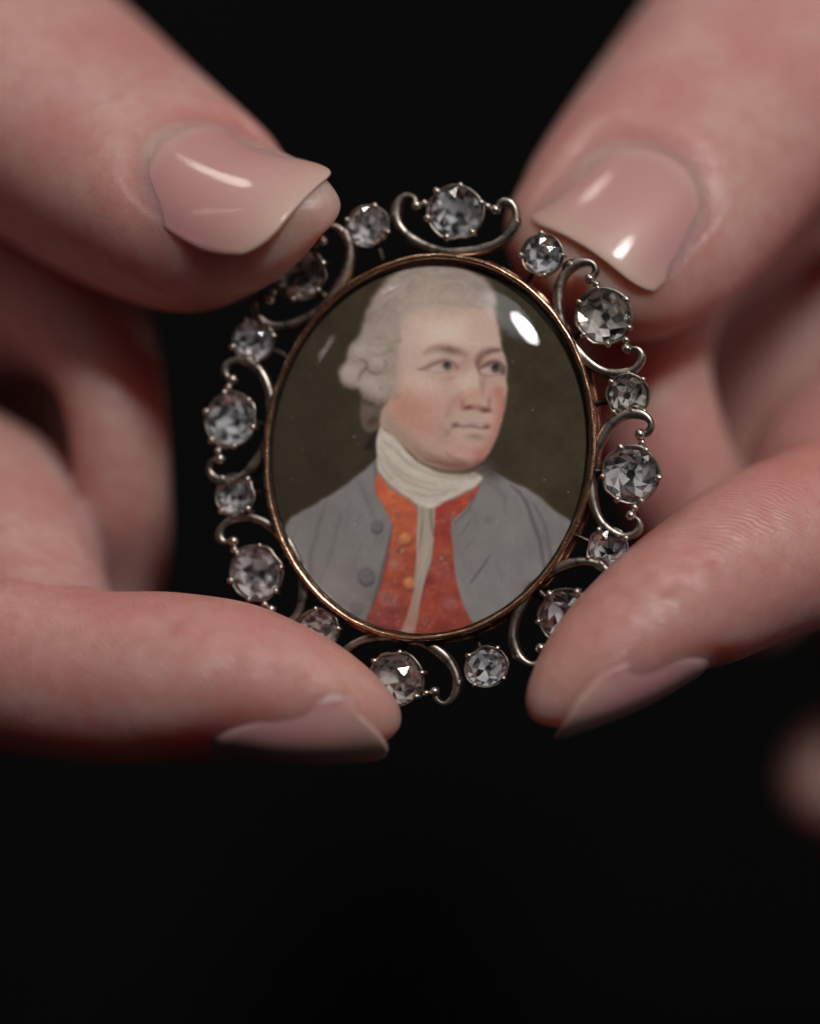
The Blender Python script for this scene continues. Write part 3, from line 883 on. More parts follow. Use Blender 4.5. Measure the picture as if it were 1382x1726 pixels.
# ------------------------------------------------------------------ diamonds, collets, scrolls
def diamond_mesh():
    """old mine cut: small table, tall crown, open culet; girdle radius 1"""
    v, f = [], []
    def ringv(nn, r, z, off=0.0, cush=0.0):
        s = len(v)
        for i in range(nn):
            th = 2 * math.pi * (i + off) / nn
            k = 1 + cush * math.cos(4 * th)
            v.append((r * k * math.cos(th), r * k * math.sin(th), z))
        return list(range(s, s + nn))
    tb = ringv(8, 0.46, 0.40, 0.5)
    md = ringv(8, 0.76, 0.22, 0.0)
    gu = ringv(16, 1.0, 0.035, 0.0)
    gl = ringv(16, 1.0, -0.035, 0.0)
    pv = ringv(8, 0.62, -0.36, 0.5)
    cu = ringv(8, 0.15, -0.78, 0.5)
    f.append(tuple(tb))
    for i in range(8):
        j = (i + 1) % 8
        f.append((tb[i], md[j], tb[j]))                       # star
        f.append((tb[i], md[i], gu[2 * i + 1], md[j]))         # kite
        f.append((md[i], gu[2 * i], gu[2 * i + 1]))
        f.append((md[i], gu[(2 * i - 1) % 16], gu[2 * i]))
    for i in range(16):
        j = (i + 1) % 16
        f.append((gu[i], gl[i], gl[j], gu[j]))
    for i in range(8):
        j = (i + 1) % 8
        f.append((gl[2 * i], pv[i], gl[2 * i + 1]))
        f.append((gl[2 * i + 1], pv[i], gl[(2 * i + 2) % 16]))
        f.append((gl[2 * i], pv[(i - 1) % 8], pv[i]))
        f.append((pv[i], cu[i], cu[j], pv[j]))
    f.append(tuple(cu[::-1]))
    me = bpy.data.meshes.new('diamond')
    me.from_pydata([(a * S, b * S, c * S) for a, b, c in v], [], f)
    bm = bmesh.new(); bm.from_mesh(me)
    bmesh.ops.recalc_face_normals(bm, faces=bm.faces)
    bm.to_mesh(me); bm.free()
    me.materials.append(M_DIAM)
    return me

def lathe_mesh(name, prof, n, mat, wobble=0.0, close=True):
    v, f = [], []
    m = len(prof)
    for i in range(n):
        th = 2 * math.pi * i / n
        for (r, z) in prof:
            k = 1 + wobble * mnoise.noise(Vector((2 * math.cos(th), 2 * math.sin(th), z)))
            v.append((r * k * math.cos(th) * S, r * k * math.sin(th) * S, z * S))
    for i in range(n):
        for j in range(m - 1):
            a, b = i * m + j, i * m + j + 1
            c, d = ((i + 1) % n) * m + j + 1, ((i + 1) % n) * m + j
            f.append((a, d, c, b))
    me = bpy.data.meshes.new(name)
    me.from_pydata(v, [], f)
    me.polygons.foreach_set('use_smooth', np.ones(len(me.polygons), bool))
    me.materials.append(mat)
    return me

ME_D = diamond_mesh()
ME_CUP = lathe_mesh('collet', [(0.03, -1.12), (0.45, -1.10), (0.62, -0.95), (0.80, -0.50), (1.05, -0.10), (1.09, 0.04), (1.07, 0.11), (1.01, 0.10), (0.985, 0.02), (0.95, -0.12), (0.70, -0.52), (0.40, -0.86), (0.02, -0.95)], 28, M_SILV, 0.06)
def foil_mesh(seed):
    """faceted pavilion foil: three staggered tiers of uneven facets round a dark culet"""
    r = random.Random(seed)
    v, f = [], []
    tiers = [(0.97, -0.05, 16, 0.0), (0.76, -0.30, 16, 0.5), (0.50, -0.46, 8, 0.25), (0.19, -0.78, 8, 0.75), (0.02, -0.82, 8, 0.75)]
    rows = []
    for (rad, z, n_, off) in tiers:
        row = []
        for i in range(n_):
            th = 2 * math.pi * (i + off + r.uniform(-0.16, 0.16)) / n_
            row.append(len(v))
            k = rad * r.uniform(0.93, 1.03)
            v.append((k * math.cos(th) * S, k * math.sin(th) * S, (z + r.uniform(-0.07, 0.07)) * S))
        rows.append(row)
    A, B, C, D, E = rows
    fc = []
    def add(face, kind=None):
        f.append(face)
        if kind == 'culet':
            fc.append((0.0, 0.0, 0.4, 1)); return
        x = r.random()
        tone = r.choice((0.04, 0.2, 0.4, 0.6, 0.75, 0.85, 1.0, 1.0, 1.0))  # dark-to-white facet tones painted in as sparkle
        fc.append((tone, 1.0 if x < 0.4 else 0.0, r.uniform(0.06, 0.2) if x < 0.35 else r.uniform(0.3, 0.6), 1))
    for i in range(16):
        j = (i + 1) % 16
        add((A[i], A[j], B[i])); add((A[j], B[j], B[i]))
    for i in range(8):
        j = (i + 1) % 8
        add((B[2 * i], B[2 * i + 1], C[i])); add((B[2 * i + 1], B[(2 * i + 2) % 16], C[i])); add((B[(2 * i + 2) % 16], C[j], C[i]))
        add((C[i], C[j], D[i])); add((C[j], D[j], D[i]))
        add((D[i], D[j], E[j], E[i]), 'culet')
    me = bpy.data.meshes.new('collet_lining')
    me.from_pydata(v, [], f)
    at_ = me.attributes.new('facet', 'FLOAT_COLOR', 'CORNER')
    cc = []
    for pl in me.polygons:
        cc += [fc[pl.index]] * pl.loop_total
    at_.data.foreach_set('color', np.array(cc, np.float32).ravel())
    me.materials.append(M_CUPS[seed % 3])
    return me
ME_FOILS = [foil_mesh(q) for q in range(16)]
ME_RIM = lathe_mesh('collet_rim', [(1.02, 0.10), (1.07, 0.13), (1.10, 0.08), (1.10, 0.02)], 28, M_SILV, 0.08)

def prong_mesh():
    # small claw: flattened stem up the collet wall ending in a bead over the girdle
    bm = bmesh.new()
    bmesh.ops.create_uvsphere(bm, u_segments=12, v_segments=8, radius=0.36 * S)
    for vv in bm.verts:
        vv.co.x *= 1.15
    r = bmesh.ops.create_cone(bm, cap_ends=True, segments=8, radius1=0.20 * S, radius2=0.30 * S, depth=1.5 * S)
    bmesh.ops.translate(bm, verts=r['verts'], vec=(0.10 * S, 0, -0.8 * S))
    me = bpy.data.meshes.new('prong')
    bm.to_mesh(me); bm.free()
    me.polygons.foreach_set('use_smooth', np.ones(len(me.polygons), bool))
    me.materials.append(M_BEAD)
    return me
ME_PRONG = prong_mesh()

def bead_mesh():
    bm = bmesh.new()
    bmesh.ops.create_uvsphere(bm, u_segments=14, v_segments=9, radius=0.52 * S)
    me = bpy.data.meshes.new('scroll_bead')
    bm.to_mesh(me); bm.free()
    me.polygons.foreach_set('use_smooth', np.ones(len(me.polygons), bool))
    me.materials.append(M_BEAD)
    return me
ME_BEAD = bead_mesh()
ME_SOLD = ME_BEAD.copy(); ME_SOLD.name = 'solder_joint'; ME_SOLD.materials[0] = M_SILV

def ribbon(name, pts, wid, z0, z1, mat):
    """deep band bent along pts (face plane), wid across, from z0 (back) to z1 (front), rounded front edge"""
    P = np.array(pts, float)
    Q = []
    m = len(P)
    for i in range(m - 1):
        p0, p1, p2, p3 = P[max(i - 1, 0)], P[i], P[i + 1], P[min(i + 2, m - 1)]
        for j in range(5):
            t = j / 5
            Q.append(0.5 * ((2 * p1) + (-p0 + p2) * t + (2 * p0 - 5 * p1 + 4 * p2 - p3) * t * t + (-p0 + 3 * p1 - 3 * p2 + p3) * t ** 3))
    Q.append(P[-1]); Q = np.array(Q)
    T = np.gradient(Q, axis=0); T /= np.linalg.norm(T, axis=1)[:, None] + 1e-9
    Nn = np.stack([-T[:, 1], T[:, 0]], -1)
    v, f = [], []
    L = len(Q)
    for i in range(L):
        s = i / (L - 1)
        ww = wid * (0.50 + 0.50 * math.sin(math.pi * s) ** 0.7) * (1 + 0.12 * math.sin(37 * s))
        zz0 = z0 * (0.45 + 0.55 * math.sin(math.pi * s))
        for (a, z) in ((-0.5, zz0), (-0.5, z1 - 0.16), (-0.30, z1 - 0.03), (0.0, z1), (0.30, z1 - 0.03), (0.5, z1 - 0.16), (0.5, zz0)):
            q = Q[i] + Nn[i] * a * ww
            v.append((q[0], q[1], z))
    for i in range(L - 1):
        for j in range(7):
            a, b = i * 7 + j, i * 7 + (j + 1) % 7
            f.append((a, b, b + 7, a + 7))
    f.append(tuple(range(7))[::-1]); f.append(tuple(range((L - 1) * 7, L * 7)))
    me = bpy.data.meshes.new(name)
    me.from_pydata([(a * S, b * S, c * S) for a, b, c in v], [], f)
    me.polygons.foreach_set('use_smooth', np.ones(len(me.polygons), bool))
    me.materials.append(mat)
    bm = bmesh.new(); bm.from_mesh(me); bmesh.ops.recalc_face_normals(bm, faces=bm.faces); bm.to_mesh(me); bm.free()
    return me

half = [(-3.75, 0.55), (-4.15, 1.25), (-4.95, 1.35), (-5.60, 0.55), (-5.65, -0.7), (-5.05, -1.9), (-3.9, -2.9), (-2.1, -3.65), (0, -3.95)]
scroll_pts = half + [(-x, y) for x, y in half[::-1][1:]]
ME_SCROLL = ribbon('scroll', scroll_pts, 0.88, -1.9, 0.30, M_SILV)
ME_STRUT = ribbon('strut', [(0, -2.2), (0.1, -3.0), (0, -3.9)], 0.8, -1.7, -0.9, M_DARK)
ME_LINK = ribbon('link', [(0, -1.6), (0.05, -2.4), (0, -3.4)], 0.55, -1.6, -1.0, M_DARK)

big = [(768, 358), (1018, 533), (1063, 800), (951, 1037), (668, 1145), (433, 966), (390, 708), (506, 462)]
small = [(620, 381), (915, 430), (1058, 667), (1024, 926), (820, 1125), (537, 1062), (397, 835), (428, 574)]
ordr = random.Random(3)
def place_gem(px, py, r, isbig, i):
    x, y = loc2(px, py)
    nx_, ny_ = x / 19.1 ** 2, y / 22.1 ** 2
    ang = math.atan2(ny_, nx_) - math.pi / 2
    base = Matrix.Translation((x * S, y * S, (0.1 + ordr.uniform(-0.15, 0.15)) * S)) @ Matrix.Rotation(ang, 4, 'Z')
    tilt = Matrix.Rotation(ordr.uniform(-0.13, 0.13), 4, 'X') @ Matrix.Rotation(ordr.uniform(-0.13, 0.13), 4, 'Y')
    asp = ordr.uniform(0.90, 0.99)
    sc = Matrix.Diagonal((r, r * asp, r, 1))
    col = share('collet', ME_CUP, brooch, base @ tilt @ sc)
    inv = Matrix.Identity(4)
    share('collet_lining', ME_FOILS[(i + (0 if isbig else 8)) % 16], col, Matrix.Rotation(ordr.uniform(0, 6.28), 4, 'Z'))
    share('collet_rim', ME_RIM, col, inv)
    share('diamond', ME_D, col, Matrix.Translation((0, 0, 0.10 * S)) @ Matrix.Rotation(ordr.uniform(0, 6.28), 4, 'Z'))
    npr = 6 if isbig else 4
    off = (0.0 if isbig else math.pi / 4) + ordr.uniform(-0.2, 0.2)
    for k in range(npr):
        th = off + math.pi / 2 + 2 * math.pi * k / npr + ordr.uniform(-0.12, 0.12)
        big_out = 1.04 if isbig else 1.05
        ps = (0.92 if isbig else 0.80) / r * ordr.uniform(0.75, 1.2)
        mt = Matrix.Translation((big_out * math.cos(th) * S, big_out * math.sin(th) * S, 0.20 * S)) @ Matrix.Rotation(th, 4, 'Z') @ Matrix.Diagonal((ps, ps, ps, 1))
        share('prong', ME_PRONG, col, mt)
    if isbig:
        wob = Matrix.Rotation(ordr.uniform(-0.05, 0.05), 4, 'Z') @ Matrix.Diagonal((ordr.uniform(0.96, 1.02), ordr.uniform(0.95, 1.03), 1, 1))
        sc_o = share('scroll', ME_SCROLL, brooch, base @ wob)
        for sx in (-1, 1):
            share('scroll_bead', ME_BEAD, sc_o, Matrix.Translation((sx * 3.75 * S, 0.45 * S, 0.1 * S)))
            share('scroll_bead', ME_BEAD, sc_o, Matrix.Translation((sx * 3.0 * S, 0.75 * S, 0.05 * S)) @ Matrix.Diagonal((0.72, 0.72, 0.72, 1)))
        for sx in (-1, 1):
            share('solder_joint', ME_SOLD, sc_o, Matrix.Translation((sx * 5.8 * S, -0.6 * S, -0.35 * S)) @ Matrix.Diagonal((ordr.uniform(0.8, 1.2), ordr.uniform(1.2, 1.9), 1.3, 1)))
        share('solder_joint', ME_SOLD, sc_o, Matrix.Translation((ordr.uniform(-0.5, 0.5) * S, -4.0 * S, -0.35 * S)) @ Matrix.Diagonal((2.2, 1.0, 1.2, 1)))
        share('strut', ME_STRUT, brooch, base)
    else:
        share('link', ME_LINK, brooch, base)
for i, (px, py) in enumerate(big):
    place_gem(px, py, 2.55 if i not in (3, 7) else 2.4, True, i)
for i, (px, py) in enumerate(small):
    place_gem(px, py, 1.95, False, i)

# ------------------------------------------------------------------ hands (implicit surface, one continuous skin each)
def norm(v):
    return v / (np.linalg.norm(v, axis=-1, keepdims=True) + 1e-12)

class Digit:
    """a finger segment: curved axis, elliptical section with separate back and pulp depth, rounded ends, optional nail"""
    def __init__(s, st, N, cap, k=1.0, cap0=6.0, n=2.0, M=44, nail=None, name='', flush=0.0):
        st = np.array(st, float)      # x y z a bd bp
        N = np.array(N, float)
        if N.ndim == 1:
            N = np.repeat(N[None], len(st), 0)
        d = np.concatenate([[0], np.cumsum(np.linalg.norm(np.diff(st[:, :3], axis=0), axis=1))])
        u = np.linspace(0, d[-1], M)
        def cr(Y):
            m = np.gradient(Y, d, axis=0) if len(d) > 2 else np.repeat(((Y[1] - Y[0]) / (d[1] - d[0]))[None], 2, 0)
            i = np.clip(np.searchsorted(d, u, side='right') - 1, 0, len(d) - 2)
            h = (d[i + 1] - d[i])[:, None]; t = ((u - d[i]) / (d[i + 1] - d[i]))[:, None]
            return (2 * t**3 - 3 * t**2 + 1) * Y[i] + (t**3 - 2 * t**2 + t) * h * m[i] + (-2 * t**3 + 3 * t**2) * Y[i + 1] + (t**3 - t**2) * h * m[i + 1]
        X = cr(st); s.c = X[:, :3]; s.a, s.bd, s.bp = X[:, 3], X[:, 4], X[:, 5]
        s.T = norm(np.gradient(s.c, axis=0))
        Nn = cr(N)
        Nn = Nn - (Nn * s.T).sum(1, keepdims=True) * s.T
        s.N = norm(Nn); s.L = np.cross(s.T, s.N)
        s.s = np.concatenate([[0], np.cumsum(np.linalg.norm(np.diff(s.c, axis=0), axis=1))])
        s.cap, s.cap0, s.k, s.n, s.nail, s.name, s.flush = cap, cap0, k, n, nail, name, flush
        sl = s.s[-1] - s.s[-4]
        s.ea, s.ed, s.ep = [(q[-1] - q[-4]) / sl for q in (s.a, s.bd, s.bp)]
        R_ = max(s.a.max(), s.bd.max(), s.bp.max()) + 9
        s.lo, s.hi = s.c.min(0) - R_, s.c.max(0) + R_
        if nail:                       # nail positions are given from the last axis sample
            nail['S0'] = s.s[-1] + nail['s0']; nail['S1'] = s.s[-1] + nail['s1']
    def local(s, P):
        D = (s.c ** 2).sum(1)[None] - 2 * P @ s.c.T
        i = D.argmin(1)
        f = ((P - s.c[i]) * s.T[i]).sum(1)
        i = np.where(f < 0, i - 1, i)
        i = np.clip(i, 0, len(s.c) - 2)
        f0 = ((P - s.c[i]) * s.T[i]).sum(1); f1 = ((P - s.c[i + 1]) * s.T[i + 1]).sum(1)
        t = np.clip(f0 / (f0 - f1 + 1e-12), 0, 1)
        t = np.where(f1 > 0, 1, np.where(f0 < 0, 0, t))
        wt = np.where((f1 > 0) & (i == len(s.c) - 2), f1, 0); wb = np.where((f0 < 0) & (i == 0), -f0, 0)
        lerp = lambda A: A[i] + (A[i + 1] - A[i]) * (t if A.ndim == 1 else t[:, None])
        q = P - lerp(s.c)
        N, L = lerp(s.N), lerp(s.L)
        uu, vv = (q * L).sum(1), (q * N).sum(1)
        return uu, vv, wt, wb, lerp(s.s) + wt - wb, lerp(s.a), lerp(s.bd), lerp(s.bp)
    def nail_h(s, S_, u):
        nl = s.nail
        tau = np.clip((S_ - nl['S0']) / (nl['S1'] - nl['S0']), -0.3, 1.2)
        h = nl['h0'] + (nl['h1'] - nl['h0']) * tau + nl['bow'] * 4 * tau * (1 - tau)
        uc = np.clip(u - nl.get('du', 0) - nl.get('sk', 0) * tau, -nl['W'], nl['W'])
        return h - (nl['R'] - np.sqrt(nl['R'] ** 2 - uc ** 2)) 
    def nail_d(s, S_, u):
        nl = s.nail
        ax = np.maximum(0, nl['S0'] + nl['rc'] - S_) / nl['rc']
        tau = np.clip((S_ - nl['S0']) / (nl['S1'] - nl['S0']), -0.3, 1.2)
        q = np.sqrt(ax ** 2 + ((u - nl.get('du', 0) - nl.get('sk', 0) * tau) / nl['W']) ** 2)
        return (q - 1) * min(nl['rc'], nl['W'])
    def sdf(s, P):
        out = np.full(len(P), 40.0)
        m = np.all((P > s.lo) & (P < s.hi), 1)
        if not m.any():
            return out
        u, v, wt, wb, S_, a, bd_, bp_ = s.local(P[m])
        # past the last axis sample the taper carries on into the rounded tip
        we = np.minimum(wt, s.cap)
        a = np.maximum(a + s.ea * we, 0.45 * a)
        b = np.where(v > 0, np.maximum(bd_ + s.ed * we, 0.45 * bd_), np.maximum(bp_ + s.ep * we, 0.45 * bp_))
        n = s.n
        w_ = wt / s.cap + wb / s.cap0
        r = ((np.abs(u) / a) ** n + (np.abs(v) / b) ** n + w_ ** n) ** (1 / n)
        r = np.maximum(r, 0.02)
        q = np.sqrt(u * u + v * v + wt * wt + wb * wb)
        d = q - q / r
        if s.nail:
            nd = s.nail_d(S_, u)
            al = s.nail_h(S_, u) - 0.14 + s.nail.get('wall', 0.8) * np.log1p(np.exp(np.clip(nd * 4, -30, 30))) / 4
            g = np.where(v > -4, v - al, -8.0)
            k = 1.0
            h = np.maximum(k - np.abs(d - g), 0) / k
            d = np.maximum(d, g) + h * h * k * 0.25
        out[m] = d
        return out

class Ball:
    def __init__(s, c, r, k=4.0):
        s.c, s.r, s.k = np.array(c, float), np.array(r, float) * np.ones(3), k
        s.lo, s.hi = s.c - s.r.max() - 9, s.c + s.r.max() + 9
        s.nail = None
    def sdf(s, P):
        q = (P - s.c) / s.r
        L = np.linalg.norm(q, axis=1)
        return (L - 1) * s.r.min()

def hand_sdf(parts, P):
    d = None
    for p in parts:
        e = p.sdf(P)
        if d is None:
            d = e
        else:
            k = p.k
            h = np.maximum(k - np.abs(d - e), 0) / k
            d = np.minimum(d, e) - h * h * k * 0.25
    return d

def grad(parts, P, F0, e=0.04):
    g = np.empty_like(P)
    for i in range(3):
        Q = P.copy(); Q[:, i] += e
        g[:, i] = (hand_sdf(parts, Q) - F0) / e
    return g

def project(parts, P, it=2):
    for _ in range(it):
        F0 = hand_sdf(parts, P)
        g = grad(parts, P, F0)
        g2 = (g * g).sum(1) + 1e-6
        stepv = np.clip(F0 / np.maximum(g2, 0.25), -0.6, 0.6)
        P = P - stepv[:, None] * g
    return P

def surface_nets(parts, lo, hi, h):
    ax = [np.arange(lo[i], hi[i] + h, h) for i in range(3)]
    shp = tuple(len(a) for a in ax)
    G = np.stack(np.meshgrid(*ax, indexing='ij'), -1).reshape(-1, 3)
    Fv = np.concatenate([hand_sdf(parts, c) for c in np.array_split(G, max(1, len(G) // 200000))]).reshape(shp)
    # corners of cells
    nx, ny, nz = shp[0] - 1, shp[1] - 1, shp[2] - 1
    acc = np.zeros((nx, ny, nz, 3)); cnt = np.zeros((nx, ny, nz))
    off = [(i, j, k) for i in (0, 1) for j in (0, 1) for k in (0, 1)]
    sub = {o: Fv[o[0]:o[0] + nx, o[1]:o[1] + ny, o[2]:o[2] + nz] for o in off}
    for o in off:
        for d in range(3):
            if o[d] == 0:
                o2 = list(o); o2[d] = 1; o2 = tuple(o2)
                A, B = sub[o], sub[o2]
                c = (A < 0) != (B < 0)
                t = np.where(c, A / (A - B + 1e-20), 0)
                for e in range(3):
                    acc[..., e] += np.where(c, o[e] + (t if e == d else 0), 0)
                cnt += c
    on = cnt > 0
    idx = -np.ones(on.shape, int); idx[on] = np.arange(on.sum())
    cell = np.stack(np.nonzero(on), -1)
    V = lo + (cell + acc[on] / cnt[on][:, None]) * h
    faces = []
    for d in range(3):
        a, b = (d + 1) % 3, (d + 2) % 3
        sl0 = [slice(None)] * 3; sl1 = [slice(None)] * 3
        sl0[d] = slice(0, -1); sl1[d] = slice(1, None)
        A, B = Fv[tuple(sl0)], Fv[tuple(sl1)]
        c = np.stack(np.nonzero((A < 0) != (B < 0)), -1)
        ok = (c[:, a] > 0) & (c[:, b] > 0) & (c[:, a] < shp[a] - 1) & (c[:, b] < shp[b] - 1)
        c = c[ok]
        flip = (A[tuple(c.T)] < 0)
        e_a = np.zeros(3, int); e_a[a] = 1; e_b = np.zeros(3, int); e_b[b] = 1
        q = [idx[tuple((c - x).T)] for x in (e_a + e_b, e_b, 0 * e_a, e_a)]
        q = np.stack(q, -1)
        q[~flip] = q[~flip][:, ::-1]
        faces.append(q)
    Fq = np.concatenate(faces)
    Fq = Fq[(Fq >= 0).all(1)]
    return V, Fq

def subdivide(V, polys, quads_sel):
    """polys: list/array of quads (first) ; split the selected quads, keep neighbours watertight"""
    Q = polys['q']; ng = polys['n']
    sel = quads_sel
    E = np.stack([Q, np.roll(Q, -1, 1)], -1).reshape(-1, 2)
    Es = np.sort(E, 1)
    key = Es[:, 0].astype(np.int64) * (len(V) + 1) + Es[:, 1]
    selE = np.repeat(sel, 4)
    uk = np.unique(key[selE])
    mid_i = np.searchsorted(uk, key)
    mid_i = np.clip(mid_i, 0, len(uk) - 1)
    has = uk[mid_i] == key
    mids = np.stack([uk // (len(V) + 1), uk % (len(V) + 1)], -1)
    Vm = (V[mids[:, 0]] + V[mids[:, 1]]) / 2
    nV = len(V)
    fc = V[Q[sel]].mean(1)
    V2 = np.concatenate([V, Vm, fc])
    mid = np.where(has, nV + mid_i, -1).reshape(-1, 4)
    Qs, Ms = Q[sel], mid[sel]
    ce = nV + len(Vm) + np.arange(len(Qs))
    newq = np.concatenate([np.stack([Qs[:, i], Ms[:, i], ce, Ms[:, i - 1]], -1) for i in range(4)])
    rest, rm = Q[~sel], mid[~sel]
    touched = (rm >= 0).any(1)
    newn = list(ng)
    for q, m in zip(rest[touched], rm[touched]):
        p = []
        for i in range(4):
            p.append(int(q[i]))
            if m[i] >= 0:
                p.append(int(m[i]))
        newn.append(p)
    # old n-gons: insert mids where their edges were split
    lut = None
    if ng:
        kd = {int(k): nV + i for i, k in enumerate(uk)}
        fixed = []
        for p in newn[:len(ng)]:
            o = []
            for i in range(len(p)):
                a, b = p[i], p[(i + 1) % len(p)]
                o.append(a)
                kk = min(a, b) * (nV + 1) + max(a, b)
                if kk in kd:
                    o.append(kd[kk])
            fixed.append(o)
        newn = fixed + newn[len(ng):]
    return V2, {'q': np.concatenate([rest[~touched], newq]), 'n': newn}

def nearest_digit(parts, P):
    best = np.full(len(P), 1e9); who = -np.ones(len(P), int)
    for i, p in enumerate(parts):
        e = p.sdf(P)
        m = e < best
        best[m] = e[m]; who[m] = i
    return who

def build_hand(parts, label, box):
    lo = np.maximum(np.min([p.lo for p in parts], 0) + 5, np.array(box[0]))
    hi = np.minimum(np.max([p.hi for p in parts], 0) - 5, np.array(box[1]))
    V, Q = surface_nets(parts, lo, hi, 1.25)
    V = project(parts, V, 3)
    polys = {'q': Q, 'n': []}
    # level 1: what the picture can see; level 2: distal phalanges; level 3: round the nails
    def in_view(c, m=6):
        k = CAM_D / (CAM_D + c[:, 1])
        return (np.abs(c[:, 0] * k) < 38.4 + m) & (np.abs(c[:, 2] * k) < 48 + m)
    cen = V[polys['q']].mean(1)
    V, polys = subdivide(V, polys, in_view(cen) & (cen[:, 1] < 30))
    V = project(parts, V, 2)
    cen = V[polys['q']].mean(1)
    V, polys = subdivide(V, polys, in_view(cen, 2) & (cen[:, 1] < 8))
    V = project(parts, V, 2)
    cen = V[polys['q']].mean(1)
    selq = np.zeros(len(cen), bool)
    for p in parts:
        if p.nail:
            m = np.all((cen > p.lo) & (cen < p.hi), 1)
            u, v, wt, wb, S_, a, b, c_ = p.local(cen[m])
            nd = p.nail_d(S_, u)
            ii = np.nonzero(m)[0]
            selq[ii[(v > 0) & (nd < 1.6) & (nd > -1.4) & (S_ < p.nail['S1'] + 3)]] = True
    V, polys = subdivide(V, polys, selq)
    V = project(parts, V, 2)
    faces = polys['q'].tolist() + polys['n']
    hand = mesh_obj('hand', V, faces, M_SKIN)
    # colour and relief attributes, from anatomy, plus painted-in underside glow
    who = nearest_digit(parts, V)
    tone = np.zeros((len(V), 4), np.float32); tone[:, 3] = 1
    duv = np.zeros((len(V), 3), np.float32)
    duv[:] = V
    for i, p in enumerate(parts):
        m = who == i
        if not m.any() or not isinstance(p, Digit):
            continue
        u, v, wt, wb, S_, a, b, c_ = p.local(V[m])
        th = np.arctan2(u / a, v / b)
        duv[m] = np.stack([S_, th * a, 0 * S_ + i * 20], -1)
        fl = np.full(len(u), p.flush)
        if p.nail:
            nd = p.nail_d(S_, u)
            top = np.clip(v / b * 2 + 0.3, 0, 1) * (S_ < p.nail['S1'] + 1)
            fl = fl + 0.38 * np.exp(-((nd - 0.4) / 1.0) ** 2) * top
            fl = fl + 0.55 * np.clip((-v / b) * 1.2 + 0.1, 0, 1)  # red pulp, deepened to paint in the glow of shaded undersides
            # tip of the pulp under the nail edge is yellower
            tipm = np.exp(-((S_ - p.s[-1] - p.cap * 0.55) / 2.6) ** 2)
            tone[m, 2] = np.clip(0.45 * tipm * (1 - fl * 0.5), 0, 1)
            side = np.clip(1 - np.exp(-np.clip(np.abs(th) - 0.75, 0, 9) * 3), 0, 1)
            if p.name == 'index':
                tone[m, 1] = side * np.clip((S_ - p.s[-1] + 22) / 10, 0, 1)
            else:
                tone[m, 1] = 0.5 * np.clip(np.abs(th) - 1.3, 0, 1)
        tone[m, 0] = np.clip(fl, 0, 1)
    a1 = hand.data.attributes.new('tone', 'FLOAT_COLOR', 'POINT'); a1.data.foreach_set('color', tone.ravel())
    a2 = hand.data.attributes.new('duv', 'FLOAT_VECTOR', 'POINT'); a2.data.foreach_set('vector', duv.ravel())
    hand['label'] = label
    hand['category'] = 'hand'
    hand['group'] = 'hands holding the brooch'
    for p in parts:
        if p.nail:
            make_nail(p, hand)
    return hand

def make_nail(p, hand):
    nl = p.nail
    nu, ns = 48, 64
    se = p.s[-1]
    m_ = p.s > nl['S0'] - 4
    x_ = (p.s[m_] - se) / 10.0
    PF = [np.polyfit(x_, A[m_], 4) for A in (p.c, p.N, p.L)]        # smooth frame along the nail
    ev = lambda co, q: sum(co[i] * q ** (4 - i) for i in range(5))
    dc = PF[0][3] / 10.0
    def at(S_, u, h):
        q = min((S_ - se) / 10.0, 0.0)
        c, N, L = ev(PF[0], q), norm(ev(PF[1], q)), norm(ev(PF[2], q))
        if S_ > se:
            c = c + dc * (S_ - se)
        return c + L * u + N * h
    top, bot, col = [], [], []
    for j in range(ns + 1):
        tj = (j / ns)
        for i in range(nu + 1):
            x = 2 * i / nu - 1
            hw = nl['W'] + 0.12
            edge = nl['S1'] - nl.get('ec', 1.2) * x * x - nl.get('co', 1.6) * abs(x) ** 6 - nl.get('sl', 0.0) * x      # free edge, rounded and a little oblique
            start = nl['S0'] - 0.1 + nl['rc'] * (1 - math.sqrt(max(0.0, 1 - x * x)))
            S_ = start + (edge - start) * tj
            tp = nl.get('tp', 0.0)
            u = nl.get('du', 0) + nl.get('sk', 0) * (S_ - nl['S0']) / (nl['S1'] - nl['S0']) + x * hw * (1 - tp * max(0, tj - 0.55) ** 1.5)
            h = float(p.nail_h(np.array(S_), np.array(u)))
            # sides and root dive under the skin fold; free rim slightly drooped
            h -= nl.get('sink', 0.9) * abs(x) ** 4 * (1 - nl.get('lift', 0.3) * max(0.0, (tj - 0.65) / 0.35)) + 0.5 * max(0.0, 1 - tj * 6)
            h -= 0.10 * max(0.0, (tj - 0.94) / 0.06) ** 2
            top.append(at(S_, u, h - 0.02)); bot.append(at(S_, u, h - 0.34 + 0.10 * tj))
            col.append((tj, 0.5 + 0.5 * x, 0, 1))
    m = nu + 1; off = len(top)
    F = []
    for j in range(ns):
        for i in range(nu):
            a = j * m + i
            F.append((a, a + 1, a + m + 1, a + m)); F.append((off + a, off + a + m, off + a + m + 1, off + a + 1))
    for i in range(nu):
        a = i; F.append((a, off + a, off + a + 1, a + 1))
        a = ns * m + i; F.append((a, a + 1, off + a + 1, off + a))
    for j in range(ns):
        a = j * m; F.append((a, a + m, off + a + m, off + a))
        a = j * m + nu; F.append((a, off + a, off + a + m, a + m))
    nm = 'thumbnail' if p.name == 'thumb' else 'fingernail'
    o = mesh_obj(nm, np.array(top + bot), F, M_NAIL, hand)
    bm = bmesh.new(); bm.from_mesh(o.data)
    bmesh.ops.recalc_face_normals(bm, faces=bm.faces)
    bm.to_mesh(o.data); bm.free()
    at_ = o.data.attributes.new('nail', 'FLOAT_COLOR', 'POINT')
    at_.data.foreach_set('color', np.array(col + col, np.float32).ravel())
    return o

